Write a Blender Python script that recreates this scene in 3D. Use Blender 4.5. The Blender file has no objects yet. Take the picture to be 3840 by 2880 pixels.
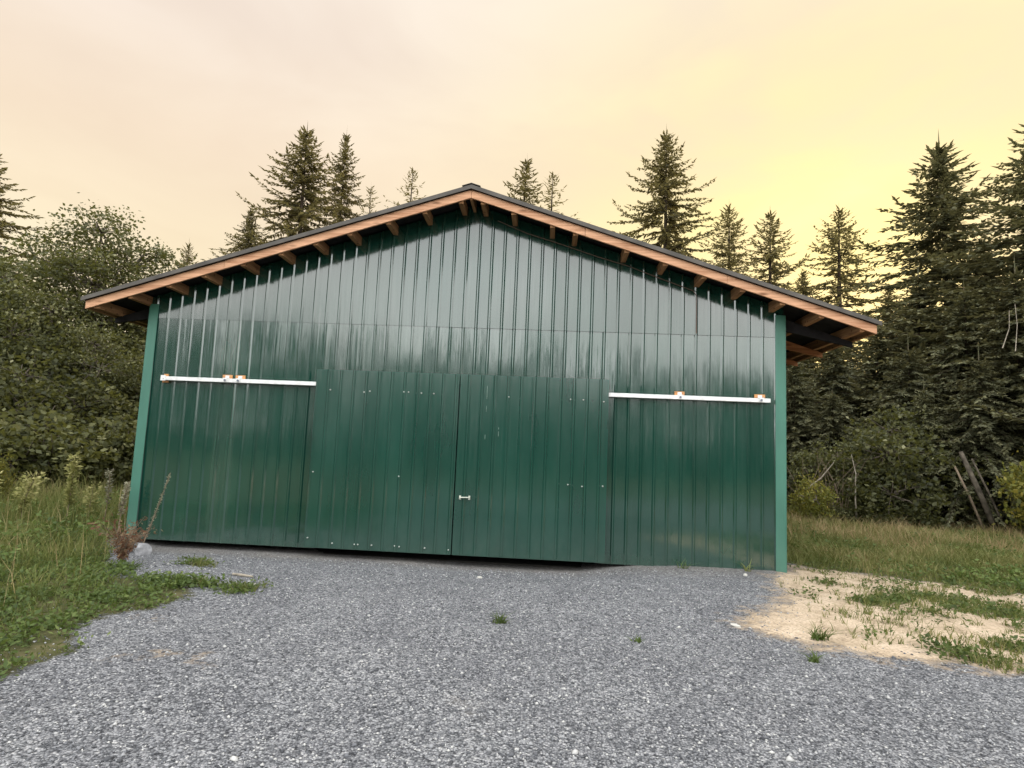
import bpy, bmesh, math, random
import numpy as np
from mathutils import Vector, Matrix

random.seed(7)
RNG = np.random.default_rng(11)
sc = bpy.context.scene
COL = sc.collection
R = math.radians

# ------------------------------------------------------------------ helpers
def tag(o, label=None, cat=None, group=None, kind=None):
    if label: o['label'] = label
    if cat: o['category'] = cat
    if group: o['group'] = group
    if kind: o['kind'] = kind
    return o

def empty(name, loc=(0, 0, 0)):
    o = bpy.data.objects.new(name, None)
    o.empty_display_size = 0.2
    o.location = loc
    COL.objects.link(o)
    return o

class MB:
    """collects faces of one mesh"""
    def __init__(s): s.v = []; s.f = []
    def add(s, vs, fs):
        b = len(s.v); s.v += [tuple(map(float, v)) for v in vs]; s.f += [tuple(b + i for i in f) for f in fs]
    def hexa(s, p):   # 8 corners: bottom 0-3 ccw, top 4-7 ccw
        s.add(p, [(3, 2, 1, 0), (4, 5, 6, 7), (0, 1, 5, 4), (1, 2, 6, 5), (2, 3, 7, 6), (3, 0, 4, 7)])
    def box(s, x0, x1, y0, y1, z0, z1):
        s.hexa([(x0, y0, z0), (x1, y0, z0), (x1, y1, z0), (x0, y1, z0), (x0, y0, z1), (x1, y0, z1), (x1, y1, z1), (x0, y1, z1)])
    def tube(s, pts, rad, n=6, cap=True):
        pts = [Vector(p) for p in pts]; rings = []
        for i, p in enumerate(pts):
            t = (pts[min(i + 1, len(pts) - 1)] - pts[max(i - 1, 0)]).normalized()
            a = t.orthogonal().normalized() if i == 0 else (a - t * a.dot(t)).normalized()
            b = t.cross(a); r = rad[i] if hasattr(rad, '__len__') else rad
            rings.append([p + (a * math.cos(2 * math.pi * k / n) + b * math.sin(2 * math.pi * k / n)) * r for k in range(n)])
        vs = [q for r_ in rings for q in r_]; fs = []
        for i in range(len(pts) - 1):
            for k in range(n):
                fs.append((i * n + k, i * n + (k + 1) % n, (i + 1) * n + (k + 1) % n, (i + 1) * n + k))
        if cap:
            fs.append(tuple(range(n - 1, -1, -1))); fs.append(tuple((len(pts) - 1) * n + k for k in range(n)))
        s.add(vs, fs)
    def build(s, name, mat, parent=None, bevel=0, smooth=False):
        me = bpy.data.meshes.new(name); me.from_pydata(s.v, [], s.f); me.update()
        if smooth: me.polygons.foreach_set('use_smooth', [True] * len(me.polygons))
        me.materials.append(mat)
        o = bpy.data.objects.new(name, me); COL.objects.link(o)
        if parent: o.parent = parent
        if bevel:
            m = o.modifiers.new('bevel', 'BEVEL'); m.width = bevel; m.segments = 1; m.limit_method = 'ANGLE'
        return o

def np_mesh(name, V, loops, sizes, mat, tint=None, smooth=False):
    me = bpy.data.meshes.new(name)
    V = np.ascontiguousarray(V, dtype=np.float32); loops = np.ascontiguousarray(loops, dtype=np.int32)
    sizes = np.asarray(sizes, dtype=np.int32)
    me.vertices.add(len(V)); me.vertices.foreach_set('co', V.ravel())
    me.loops.add(len(loops)); me.loops.foreach_set('vertex_index', loops)
    me.polygons.add(len(sizes))
    st = np.zeros(len(sizes), dtype=np.int32); st[1:] = np.cumsum(sizes)[:-1]
    me.polygons.foreach_set('loop_start', st)
    if smooth: me.polygons.foreach_set('use_smooth', np.ones(len(sizes), dtype=bool))
    me.update(calc_edges=True)
    if tint is not None:
        a = me.attributes.new('tint', 'FLOAT', 'FACE'); a.data.foreach_set('value', np.ascontiguousarray(tint, dtype=np.float32))
    me.materials.append(mat)
    return me

def quads_mesh(name, Q, mat, tint):
    n = len(Q); V = Q.reshape(-1, 3)
    return np_mesh(name, V, np.arange(n * 4), np.full(n, 4), mat, tint)

def link(name, me, parent=None, loc=(0, 0, 0)):
    o = bpy.data.objects.new(name, me); o.location = loc; COL.objects.link(o)
    if parent: o.parent = parent
    return o

def unit(a):
    return a / np.maximum(np.linalg.norm(a, axis=-1, keepdims=True), 1e-9)

def leaf_quads(P, D, N, L, W):
    """diamond leaves: base P, direction D, side axis from D x N, length L, width W -> (n,4,3)"""
    S = unit(np.cross(D, N)); L = np.asarray(L)[:, None]; W = np.asarray(W)[:, None]
    m = P + D * L * 0.45
    return np.stack([P, m + S * W * .5, P + D * L, m - S * W * .5], axis=1)

def rand_dirs(n, rng):
    return unit(rng.normal(size=(n, 3)))

# ------------------------------------------------------------------ materials
def newmat(name):
    m = bpy.data.materials.new(name); m.use_nodes = True
    nt = m.node_tree; nt.nodes.clear()
    out = nt.nodes.new('ShaderNodeOutputMaterial')
    return m, nt, out

def N(nt, t, **kw):
    n = nt.nodes.new(t)
    for k, v in kw.items():
        if k.startswith('i_'):
            key = k[2:]; key = int(key) if key.isdigit() else key.replace('_', ' ')
            n.inputs[key].default_value = v
        else: setattr(n, k, v)
    return n

def ramp(nt, stops, interp='LINEAR'):
    n = nt.nodes.new('ShaderNodeValToRGB'); cr = n.color_ramp; cr.interpolation = interp
    while len(cr.elements) < len(stops): cr.elements.new(0.5)
    for e, (p, c) in zip(cr.elements, stops):
        e.position = p; e.color = (c[0], c[1], c[2], 1) if len(c) == 3 else c
    return n

def principled(nt, out, base=(.5, .5, .5), rough=.6, spec=.5, metal=0):
    p = nt.nodes.new('ShaderNodeBsdfPrincipled')
    p.inputs['Base Color'].default_value = (*base, 1); p.inputs['Roughness'].default_value = rough
    p.inputs['Specular IOR Level'].default_value = spec; p.inputs['Metallic'].default_value = metal
    nt.links.new(p.outputs[0], out.inputs['Surface'])
    return p

def objcoord(nt, scale=(1, 1, 1), kind='Object'):
    tc = nt.nodes.new('ShaderNodeTexCoord'); mp = nt.nodes.new('ShaderNodeMapping')
    mp.inputs['Scale'].default_value = scale
    nt.links.new(tc.outputs[kind], mp.inputs['Vector'])
    return mp

def mixc(nt, a, b, fac, blend='MIX'):
    m = nt.nodes.new('ShaderNodeMix'); m.data_type = 'RGBA'; m.blend_type = blend
    for sock, v in ((m.inputs[6], a), (m.inputs[7], b), (m.inputs[0], fac)):
        if hasattr(v, 'is_linked') or hasattr(v, 'links'): nt.links.new(v, sock)
        else: sock.default_value = (*v, 1) if isinstance(v, tuple) and len(v) == 3 else v
    return m.outputs[2]

def siding_mat(name, base, ior=2.1, rough=.075, bump=.35, streak=1.0, fade=False):
    m, nt, out = newmat(name); L = nt.links
    p = principled(nt, out, base, rough, .5); p.inputs['IOR'].default_value = ior
    # dirt and fading
    mp = objcoord(nt, (1.1, 1.1, .35)); n1 = N(nt, 'ShaderNodeTexNoise', i_Scale=1.6, i_Detail=6.0, i_Roughness=.6); L.new(mp.outputs[0], n1.inputs['Vector'])
    r1 = ramp(nt, [(.3, tuple(c * .82 for c in base)), (.72, tuple(min(1, c * 1.14 + .003) for c in base))]); L.new(n1.outputs[0], r1.inputs[0])
    mp2 = objcoord(nt, (30, 30, .5)); n2 = N(nt, 'ShaderNodeTexNoise', i_Scale=1.5, i_Detail=3.0); L.new(mp2.outputs[0], n2.inputs['Vector'])
    r2 = ramp(nt, [(.6, (0, 0, 0)), (.9, (.14, .14, .14))]); L.new(n2.outputs[0], r2.inputs[0])
    c = mixc(nt, r1.outputs[0], (.10, .13, .11), r2.outputs[0]); 
    # dust splashed up from the yard
    tc = nt.nodes.new('ShaderNodeTexCoord'); sx = N(nt, 'ShaderNodeSeparateXYZ'); L.new(tc.outputs['Object'], sx.inputs[0])
    mr = N(nt, 'ShaderNodeMapRange', i_1=0.0, i_2=.7, i_3=.16, i_4=0.0); L.new(sx.outputs[2], mr.inputs[0])
    n5 = N(nt, 'ShaderNodeTexNoise', i_Scale=9.0, i_Detail=5.0); mp5 = objcoord(nt, (1, 1, .5)); L.new(mp5.outputs[0], n5.inputs['Vector'])
    mu = N(nt, 'ShaderNodeMath', operation='MULTIPLY'); L.new(mr.outputs[0], mu.inputs[0]); L.new(n5.outputs[0], mu.inputs[1])
    c = mixc(nt, c, (.25, .24, .21), mu.outputs[0])
    if fade:
        rx_ = ramp(nt, [(0, (0, 0, 0)), (1.36 / 12, (0, 0, 0)), (1.39 / 12, (.5, .5, .5)), (1.55 / 12, (.5, .5, .5)), (1.58 / 12, (.1, .1, .1)), (1.64 / 12, (.45, .45, .45)), (1.76 / 12, (.45, .45, .45)), (1.79 / 12, (0, 0, 0)), (1, (0, 0, 0))])
        dv = N(nt, 'ShaderNodeMath', operation='DIVIDE', i_1=12.0); L.new(sx.outputs[0], dv.inputs[0]); L.new(dv.outputs[0], rx_.inputs[0])
        mm_ = N(nt, 'ShaderNodeMath', operation='MULTIPLY'); L.new(rx_.outputs[0], mm_.inputs[0]); L.new(n1.outputs[0], mm_.inputs[1])
        c = mixc(nt, c, (.075, .125, .095), mm_.outputs[0])
    L.new(c, p.inputs['Base Color'])
    # roughness streaks
    r3 = N(nt, 'ShaderNodeMapRange', i_1=.3, i_2=.8, i_3=rough * .8, i_4=rough * 1.9); L.new(n2.outputs[0], r3.inputs[0]); L.new(r3.outputs[0], p.inputs['Roughness'])
    # oil canning: the sheet is never flat
    mp3 = objcoord(nt, (20, 1, .16)); n3 = N(nt, 'ShaderNodeTexNoise', i_Scale=1.0, i_Detail=2.0); L.new(mp3.outputs[0], n3.inputs['Vector'])
    b1 = N(nt, 'ShaderNodeBump', i_Strength=bump, i_Distance=.0022 * streak); L.new(n3.outputs[0], b1.inputs['Height'])
    mp4 = objcoord(nt, (3.2, 1, 1.0)); n4 = N(nt, 'ShaderNodeTexNoise', i_Scale=1.3, i_Detail=2.0); L.new(mp4.outputs[0], n4.inputs['Vector'])
    b2 = N(nt, 'ShaderNodeBump', i_Strength=bump, i_Distance=.008); L.new(n4.outputs[0], b2.inputs['Height']); L.new(b1.outputs[0], b2.inputs['Normal'])
    L.new(b2.outputs[0], p.inputs['Normal'])
    return m

def wood_mat(name, a, b, knot, axis='X', scale=1.0):
    m, nt, out = newmat(name); L = nt.links
    p = principled(nt, out, a, .75, .25)
    s = {'X': (.5, 9, 9), 'Y': (9, .5, 9), 'Z': (9, 9, .5)}[axis]
    mp = objcoord(nt, tuple(v * scale for v in s)); n = N(nt, 'ShaderNodeTexNoise', i_Scale=2.2, i_Detail=6.0, i_Roughness=.65, i_Distortion=.6); L.new(mp.outputs[0], n.inputs['Vector'])
    r = ramp(nt, [(.36, b), (.52, a), (.66, tuple(min(1, c * 1.28) for c in a))]); L.new(n.outputs[0], r.inputs[0])
    mp2 = objcoord(nt, (1.3, 5, 5) if axis == 'X' else (5, 5, 5)); v = N(nt, 'ShaderNodeTexVoronoi', i_Scale=1.4, i_Randomness=1.0); L.new(mp2.outputs[0], v.inputs['Vector'])
    rk = ramp(nt, [(.08, (.85, .85, .85)), (.22, (0, 0, 0))]); L.new(v.outputs['Distance'], rk.inputs[0])
    c = mixc(nt, r.outputs[0], knot, rk.outputs[0])
    L.new(c, p.inputs['Base Color'])
    b_ = N(nt, 'ShaderNodeBump', i_Strength=.3, i_Distance=.004); L.new(n.outputs[0], b_.inputs['Height']); L.new(b_.outputs[0], p.inputs['Normal'])
    return m

def plain_mat(name, base, rough=.6, spec=.4, metal=0, var=.25, scale=8.0, bump=0):
    m, nt, out = newmat(name); L = nt.links
    p = principled(nt, out, base, rough, spec, metal)
    mp = objcoord(nt); n = N(nt, 'ShaderNodeTexNoise', i_Scale=scale, i_Detail=5.0); L.new(mp.outputs[0], n.inputs['Vector'])
    r = ramp(nt, [(.3, tuple(c * (1 - var) for c in base)), (.7, tuple(min(1, c * (1 + var)) for c in base))]); L.new(n.outputs[0], r.inputs[0]); L.new(r.outputs[0], p.inputs['Base Color'])
    if bump:
        b = N(nt, 'ShaderNodeBump', i_Strength=.6, i_Distance=bump); L.new(n.outputs[0], b.inputs['Height']); L.new(b.outputs[0], p.inputs['Normal'])
    return m

def leaf_mat(name, stops, trans=.3, tcol=(.16, .17, .04), rough=.55, spec=.3):
    m, nt, out = newmat(name); L = nt.links
    at = N(nt, 'ShaderNodeAttribute', attribute_name='tint')
    oi = N(nt, 'ShaderNodeObjectInfo')
    r = ramp(nt, stops); L.new(at.outputs['Fac'], r.inputs[0])
    v = N(nt, 'ShaderNodeMapRange', i_1=0.0, i_2=1.0, i_3=.78, i_4=1.2); L.new(oi.outputs['Random'], v.inputs[0])
    hs = N(nt, 'ShaderNodeHueSaturation'); L.new(r.outputs[0], hs.inputs['Color']); L.new(v.outputs[0], hs.inputs['Value'])
    p = nt.nodes.new('ShaderNodeBsdfPrincipled'); p.inputs['Roughness'].default_value = rough; p.inputs['Specular IOR Level'].default_value = spec
    L.new(hs.outputs[0], p.inputs['Base Color'])
    t = N(nt, 'ShaderNodeBsdfTranslucent'); t.inputs['Color'].default_value = (*tcol, 1)
    mx = N(nt, 'ShaderNodeMixShader', i_0=trans); L.new(p.outputs[0], mx.inputs[1]); L.new(t.outputs[0], mx.inputs[2])
    L.new(mx.outputs[0], out.inputs['Surface'])
    return m

M = {}
M['siding'] = siding_mat('green_painted_steel', (.008, .048, .033), ior=2.0, rough=.10)
M['siding_low'] = siding_mat('green_painted_steel_lower', (.009, .054, .037), ior=2.1, rough=.085, fade=True)
M['door'] = siding_mat('green_painted_steel_door', (.010, .057, .040), ior=1.85, rough=.11, bump=.3)
M['trim'] = siding_mat('light_green_trim', (.056, .185, .135), ior=1.5, rough=.4, bump=.12)
M['fascia'] = wood_mat('raw_fir', (.62, .35, .21), (.45, .22, .12), (.16, .065, .03), 'X')
M['purlin'] = wood_mat('aged_fir', (.30, .16, .075), (.19, .095, .045), (.08, .035, .02), 'Y')
M['rafter'] = wood_mat('rafter_fir', (.34, .15, .065), (.22, .095, .04), (.09, .035, .02), 'X')
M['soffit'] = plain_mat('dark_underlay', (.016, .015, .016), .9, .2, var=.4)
M['roof'] = plain_mat('weathered_roof_steel', (.085, .076, .066), .55, .4, .1, var=.35, scale=3)
M['galv'] = plain_mat('galvanised_steel', (.80, .80, .79), .42, .5, .25, var=.12, scale=14)
M['galv_dark'] = plain_mat('galvanised_bolt', (.16, .17, .22), .4, .5, .6, var=.3, scale=30)
M['block'] = wood_mat('fresh_block', (.58, .29, .12), (.42, .19, .08), (.2, .08, .03), 'X', 2.0)
M['screw'] = plain_mat('zinc_screw', (.48, .52, .48), .45, .5, .2, var=.1)
M['scratch'] = plain_mat('scuffed_paint', (.16, .24, .20), .7, .3, var=.5, scale=40)
M['handle'] = plain_mat('pale_metal_handle', (.62, .64, .55), .4, .5, .4, var=.2, scale=30)
M['cable'] = plain_mat('brown_cable', (.12, .075, .055), .6)
M['inside'] = plain_mat('inside_steel', (.10, .10, .10), .7)
M['bark'] = plain_mat('conifer_bark', (.055, .042, .030), .9, .1, var=.45, scale=5, bump=.02)
M['bark_grey'] = plain_mat('alder_bark', (.13, .11, .085), .9, .1, var=.4, scale=5, bump=.015)
M['deadwood'] = plain_mat('bleached_deadwood', (.34, .30, .24), .9, .1, var=.35, scale=9, bump=.01)
M['twigs'] = plain_mat('dry_twigs', (.20, .155, .11), .9, .1, var=.35, scale=9)
M['log'] = plain_mat('grey_log', (.10, .085, .065), .95, .1, var=.45, scale=7, bump=.02)
M['needle'] = leaf_mat('needles', [(0, (.056, .064, .036)), (.55, (.125, .130, .070)), (1, (.23, .222, .115))], .25, (.20, .18, .07))
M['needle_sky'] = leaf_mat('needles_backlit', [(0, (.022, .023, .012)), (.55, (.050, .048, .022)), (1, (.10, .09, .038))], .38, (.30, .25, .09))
M['leaf'] = leaf_mat('broad_leaves', [(0, (.034, .041, .017)), (.5, (.088, .095, .036)), (.85, (.18, .18, .075)), (1, (.34, .33, .18))], .3, (.20, .20, .04))
M['leaf_yellow'] = leaf_mat('yellowing_leaves', [(0, (.07, .085, .018)), (.5, (.17, .18, .035)), (1, (.34, .27, .05))], .3, (.32, .28, .05))
M['leaf_wood'] = leaf_mat('woodland_leaves', [(0, (.012, .014, .007)), (.6, (.035, .038, .014)), (1, (.07, .07, .026))], .15, (.12, .12, .03))
M['grass'] = leaf_mat('grass_blades', [(0, (.065, .092, .024)), (.35, (.15, .18, .05)), (.6, (.24, .245, .08)), (.8, (.36, .31, .14)), (1, (.48, .34, .19))], .25, (.20, .22, .05), .6, .25)
M['weed'] = leaf_mat('weed_leaves', [(0, (.04, .065, .016)), (.5, (.085, .13, .03)), (1, (.16, .20, .055))], .25, (.18, .24, .05), .55, .3)
M['dryweed'] = leaf_mat('dry_weed', [(0, (.12, .055, .035)), (.5, (.22, .12, .075)), (1, (.33, .24, .14))], .2, (.3, .15, .08), .8, .1)
M['mullein'] = leaf_mat('dead_mullein', [(0, (.10, .085, .06)), (.5, (.22, .20, .14)), (1, (.36, .35, .24))], .1, (.2, .2, .1), .9, .1)
M['flower'] = leaf_mat('goldenrod', [(0, (.14, .16, .05)), (.5, (.30, .30, .10)), (1, (.48, .44, .20))], .2, (.3, .3, .1), .7, .2)

# ------------------------------------------------------------------ ground classes and relief
def noise2(x, y, seed=0, f=1.0, octv=4):
    rs = np.random.default_rng(seed); v = np.zeros_like(x, dtype=float); a = 1.0; tot = 0
    for o in range(octv):
        for _ in range(3):
            th = rs.uniform(0, 2 * np.pi); ph = rs.uniform(0, 2 * np.pi); k = f * rs.uniform(.7, 1.4) * 2 ** o
            v += a * np.sin(k * (x * np.cos(th) + y * np.sin(th)) + ph + 1.3 * np.sin(k * .7 * (x * np.sin(th) - y * np.cos(th)) + ph * 2)); tot += a
        a *= .55
    return v / tot * 1.6

def inpoly(x, y, poly):
    c = np.zeros(x.shape, bool); n = len(poly)
    for i in range(n):
        x0, y0 = poly[i]; x1, y1 = poly[(i + 1) % n]
        if y0 == y1: continue
        k = ((y0 > y) != (y1 > y)) & (x < (x1 - x0) * (y - y0) / (y1 - y0) + x0); c ^= k
    return c

def segdist(x, y, pts):
    d = np.full(x.shape, 1e9)
    for (x0, y0), (x1, y1) in zip(pts[:-1], pts[1:]):
        l2 = (x1 - x0) ** 2 + (y1 - y0) ** 2; t = np.clip(((x - x0) * (x1 - x0) + (y - y0) * (y1 - y0)) / l2, 0, 1)
        d = np.minimum(d, np.hypot(x - x0 - t * (x1 - x0), y - y0 - t * (y1 - y0)))
    return d

GRASS_L = [(3.45, -6.19), (3.50, -5.6), (3.14, -5.33), (2.99, -4.64), (3.19, -4.21), (3.22, -3.65), (2.97, -3.12), (2.37, -2.93), (1.55, -2.75), (1.05, -1.9), (.55, -1.0), (.0, -.55), (-.18, -.2),
           (-.18, 15), (-60, 60), (-60, -20), (1.0, -20), (1.9, -11), (2.5, -9), (3.1, -7.2)]
SAND_R = [(11.62, .15), (11.2, -.3), (10.85, -1.0), (10.75, -1.9), (10.05, -2.85), (9.35, -3.68), (9.9, -4.05), (10.4, -4.55), (11.17, -4.55), (11.61, -4.75), (12.3, -4.95), (14, -5.9), (19, -8), (60, -14), (60, 0), (22, -2.6), (16, -1.2), (14.31, -.4), (13.7, .1), (12.6, .65), (11.95, 1.1), (11.75, 1.8), (11.75, .5)]
GRASS_R = [(11.75, 14), (11.75, 1.8), (11.95, 1.1), (12.6, .65), (13.7, .1), (14.31, -.4), (16, -1.2), (22, -2.6), (60, 0), (60, 60), (11.75, 60)]
STRIPS = [([(10.95, -1.66), (11.46, -1.76), (11.72, -2.35), (12.25, -2.8), (12.93, -3.2)], .24),
          ([(11.75, -.55), (12.2, -1.1), (13.0, -1.45), (13.6, -1.7)], .22),
          ([(12.9, -2.1), (13.6, -2.5), (14.4, -2.7)], .42),
          ([(12.1, -1.9), (12.7, -2.2)], .3),
          ([(10.95, -3.86), (11.3, -4.08), (11.75, -4.5), (12.4, -4.75)], .24),
          ([(12.2, -3.95), (12.8, -4.1)], .18)]
PATCHES = [([(2.75, -2.95), (3.35, -3.15), (3.8, -3.15)], .22), ([(2.1, -1.72), (2.5, -1.85)], .13)]
BARE_L = [([(4.0, -5.6), (4.7, -5.8)], .27), ([(3.35, -4.85), (3.45, -4.3)], .24)]

def classes(x, y):
    """0 meadow soil, 1 gravel, 2 sandy dirt"""
    wx = x + .16 * noise2(x, y, 3, 3.2); wy = y + .16 * noise2(x, y, 4, 3.2)
    c = np.ones(x.shape, int)
    s = inpoly(wx, wy, SAND_R); c[s] = 2
    for pts, w in BARE_L: c[segdist(x + .3 * noise2(x, y, 21, 6), y + .1 * noise2(x, y, 22, 6), pts) < w * (0.75 + .5 * noise2(x, y, 23, 9))] = 2
    g = inpoly(wx, wy, GRASS_L) | inpoly(wx, wy, GRASS_R); c[g] = 0
    return c

def height(x, y):
    h = .035 * noise2(x, y, 5, .9) + .012 * noise2(x, y, 6, 4.0)
    near = np.exp(-np.maximum(0, np.maximum(-y - .4, 0)) * 1.1)
    dip = -.125 * np.clip((9.0 - x) / 1.0, 0, 1) * np.clip((x + .1) / .6, 0, 1) + .03 * np.clip((x - 9.2) / .6, 0, 1) * np.clip((11.6 - x) / .3, 0, 1)
    dip += -.03 * np.clip((x - 5) / 1, 0, 1) * np.clip((8.2 - x) / 1, 0, 1)
    h = h * np.clip(np.hypot(np.maximum(0, np.maximum(-x, x - 11.4)), np.maximum(0, np.abs(y + .3) - .3)) / .8, .25, 1) + dip * np.where(y > 0, 1, near)
    h = h + .07 * np.exp(-((x - 12.4) ** 2 + (y + 2.6) ** 2) / 2.2)
    return h

def ground_mat():
    m, nt, out = newmat('ground_surface'); L = nt.links
    p = principled(nt, out, (.3, .3, .3), .9, .2); mp = objcoord(nt)
    def tex(t, **kw):
        n = N(nt, t, **kw); L.new(mp.outputs[0], n.inputs['Vector']); return n
    def r_(sock, stops):
        r = ramp(nt, stops); L.new(sock, r.inputs[0]); return r.outputs[0]
    def math_(op, a, b):
        n = N(nt, 'ShaderNodeMath', operation=op)
        for i, v in enumerate((a, b)):
            if hasattr(v, 'is_linked'): L.new(v, n.inputs[i])
            else: n.inputs[i].default_value = v
        return n.outputs[0]
    # gravel
    w = tex('ShaderNodeTexNoise', i_Scale=1.1, i_Detail=5.0); v1 = tex('ShaderNodeTexVoronoi', i_Scale=64.0); v2 = tex('ShaderNodeTexVoronoi', i_Scale=36.0)
    def grey(v):
        sc_ = N(nt, 'ShaderNodeSeparateColor'); L.new(v.outputs['Color'], sc_.inputs[0])
        return r_(sc_.outputs[0], [(0, (.05, .052, .057)), (.35, (.16, .168, .178)), (.7, (.30, .304, .316)), (.93, (.48, .485, .497)), (1, (.66, .655, .645))])
    g = mixc(nt, grey(v1), grey(v2), .42)
    g = mixc(nt, g, r_(v1.outputs['Distance'], [(.0, (1.1, 1.1, 1.1)), (.45, (.92, .92, .92)), (.75, (.38, .38, .40))]), 1.0, 'MULTIPLY')
    g = mixc(nt, g, r_(w.outputs[0], [(.3, (.84, .84, .85)), (.7, (1.10, 1.10, 1.09))]), 1.0, 'MULTIPLY')
    w2 = tex('ShaderNodeTexNoise', i_Scale=.55, i_Detail=6.0, i_Roughness=.62)
    g = mixc(nt, g, (.34, .29, .23), r_(w2.outputs[0], [(.66, (0, 0, 0)), (.82, (.4, .4, .4))]))
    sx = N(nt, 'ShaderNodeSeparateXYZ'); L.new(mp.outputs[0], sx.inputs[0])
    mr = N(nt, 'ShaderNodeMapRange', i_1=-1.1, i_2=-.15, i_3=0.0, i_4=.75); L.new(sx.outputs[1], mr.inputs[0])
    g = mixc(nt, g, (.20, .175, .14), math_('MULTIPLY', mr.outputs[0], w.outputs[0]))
    gh = math_('MULTIPLY', math_('SUBTRACT', 1.0, v1.outputs['Distance']), .010)
    # sand
    n1 = tex('ShaderNodeTexNoise', i_Scale=2.3, i_Detail=8.0, i_Roughness=.68); n2 = tex('ShaderNodeTexNoise', i_Scale=38.0, i_Detail=6.0); v3 = tex('ShaderNodeTexVoronoi', i_Scale=13.0)
    sd = r_(n1.outputs[0], [(.28, (.30, .235, .16)), (.45, (.52, .41, .29)), (.7, (.70, .57, .43))])
    sd = mixc(nt, sd, r_(n2.outputs[0], [(.3, (.62, .60, .58)), (.6, (1.08, 1.08, 1.08))]), 1.0, 'MULTIPLY')
    sd = mixc(nt, sd, r_(v3.outputs['Distance'], [(.07, (.42, .42, .44)), (.18, (1, 1, 1))]), .7, 'MULTIPLY')
    sh = math_('ADD', math_('MULTIPLY', n1.outputs[0], .05), math_('MULTIPLY', n2.outputs[0], .012))
    # soil
    n3 = tex('ShaderNodeTexNoise', i_Scale=3.0, i_Detail=8.0, i_Roughness=.7)
    so_ = r_(n3.outputs[0], [(.3, (.040, .042, .016)), (.5, (.080, .080, .032)), (.7, (.15, .13, .065))]); oh = math_('MULTIPLY', n3.outputs[0], .05)
    def fac(attr, freq, amp, lo, hi):
        at = N(nt, 'ShaderNodeAttribute', attribute_name=attr); n = tex('ShaderNodeTexNoise', i_Scale=freq, i_Detail=9.0, i_Roughness=.72)
        f = math_('ADD', at.outputs['Fac'], math_('MULTIPLY', math_('SUBTRACT', n.outputs[0], .5), amp))
        q = N(nt, 'ShaderNodeMapRange', i_1=lo, i_2=hi, i_3=0.0, i_4=1.0); L.new(f, q.inputs[0]); return q.outputs[0]
    fs = fac('sand', 4.0, 1.5, .34, .66); fo = fac('soil', 5.0, 1.3, .38, .62)
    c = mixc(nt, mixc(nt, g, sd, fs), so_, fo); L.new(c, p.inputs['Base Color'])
    def mixf(a, b, f):
        n = N(nt, 'ShaderNodeMix'); n.data_type = 'FLOAT'; L.new(f, n.inputs[0]); L.new(a, n.inputs[2]); L.new(b, n.inputs[3]); return n.outputs[0]
    b = N(nt, 'ShaderNodeBump', i_Strength=.8, i_Distance=1.0); L.new(mixf(mixf(gh, sh, fs), oh, fo), b.inputs['Height']); L.new(b.outputs[0], p.inputs['Normal'])
    return m

GM = ground_mat()
X0, X1, Y0, Y1, STEP = -8.0, 22.0, -16.0, 14.0, .075
nx, ny = int(round((X1 - X0) / STEP)), int(round((Y1 - Y0) / STEP))
gx, gy = np.meshgrid(X0 + np.arange(nx + 1) * STEP, Y0 + np.arange(ny + 1) * STEP)
GV = np.stack([gx, gy, height(gx, gy)], -1).reshape(-1, 3)
ii, jj = np.meshgrid(np.arange(nx), np.arange(ny)); a = (jj * (nx + 1) + ii).ravel()
GF = np.stack([a, a + 1, a + nx + 2, a + nx + 1], 1)
cen = GV[GF].mean(1); CL = classes(cen[:, 0], cen[:, 1])
def soft(mask, rad):
    a = np.pad(mask.reshape(ny, nx).astype(float), rad + 1, mode='edge')
    for _ in range(2):
        for ax in (0, 1):
            k = np.ones(rad * 2 + 1) / (rad * 2 + 1); a = np.apply_along_axis(lambda v: np.convolve(v, k, 'same'), ax, a)
    a = a[rad:-rad, rad:-rad]      # cells plus one ring
    return ((a[:-1, :-1] + a[1:, :-1] + a[:-1, 1:] + a[1:, 1:]) / 4).ravel()
SANDF, SOILF = np.where(GV[:, 0] > 6.5, soft(CL == 2, 5), (.72 * soft(CL == 2, 3))), soft(CL == 0, 2)
for k, nm in enumerate(('ground', 'gravel_yard', 'sandy_path')):
    f = GF[CL == k]; used, invx = np.unique(f.ravel(), return_inverse=True)
    V = GV[used]; loops = invx; fsand, fsoil = SANDF[used], SOILF[used]; sizes = np.full(len(f), 4)
    if k == 0:   # the sheet runs on to the horizon, tucked just under the finely modelled part
        b = len(V); e = 900.0; zf = -.16
        ring = np.array([(-e, -e, zf), (e, -e, zf), (e, e, zf), (-e, e, zf), (X0 + .6, Y0 + .6, zf), (X1 - .6, Y0 + .6, zf), (X1 - .6, Y1 - .6, zf), (X0 + .6, Y1 - .6, zf)])
        rf = np.array([(0, 1, 5, 4), (1, 2, 6, 5), (2, 3, 7, 6), (3, 0, 4, 7)]) + b
        V = np.vstack([V, ring]); loops = np.concatenate([loops, rf.ravel()]); sizes = np.concatenate([sizes, np.full(4, 4)]); fsand = np.concatenate([fsand, np.zeros(8)]); fsoil = np.concatenate([fsoil, np.ones(8)])
    me = np_mesh(nm, V, loops, sizes, GM, smooth=True)
    for an, av in (('sand', fsand), ('soil', fsoil)):
        at = me.attributes.new(an, 'FLOAT', 'POINT'); at.data.foreach_set('value', np.ascontiguousarray(av, dtype=np.float32))
    tag(link(nm, me), kind='structure')

# ------------------------------------------------------------------ the barn
W = 11.43; PX = 5.921; HR = 6.323; SL = .3215; OH = .60; EL = .828; ER = 1.285; DEPTH = 14.0
def roofz(x): return HR - SL * abs(x - PX)
barn = empty('barn', (0, 0, 0))
tag(barn, 'large dark green metal barn with closed sliding doors and a low gable roof', 'barn')

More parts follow.
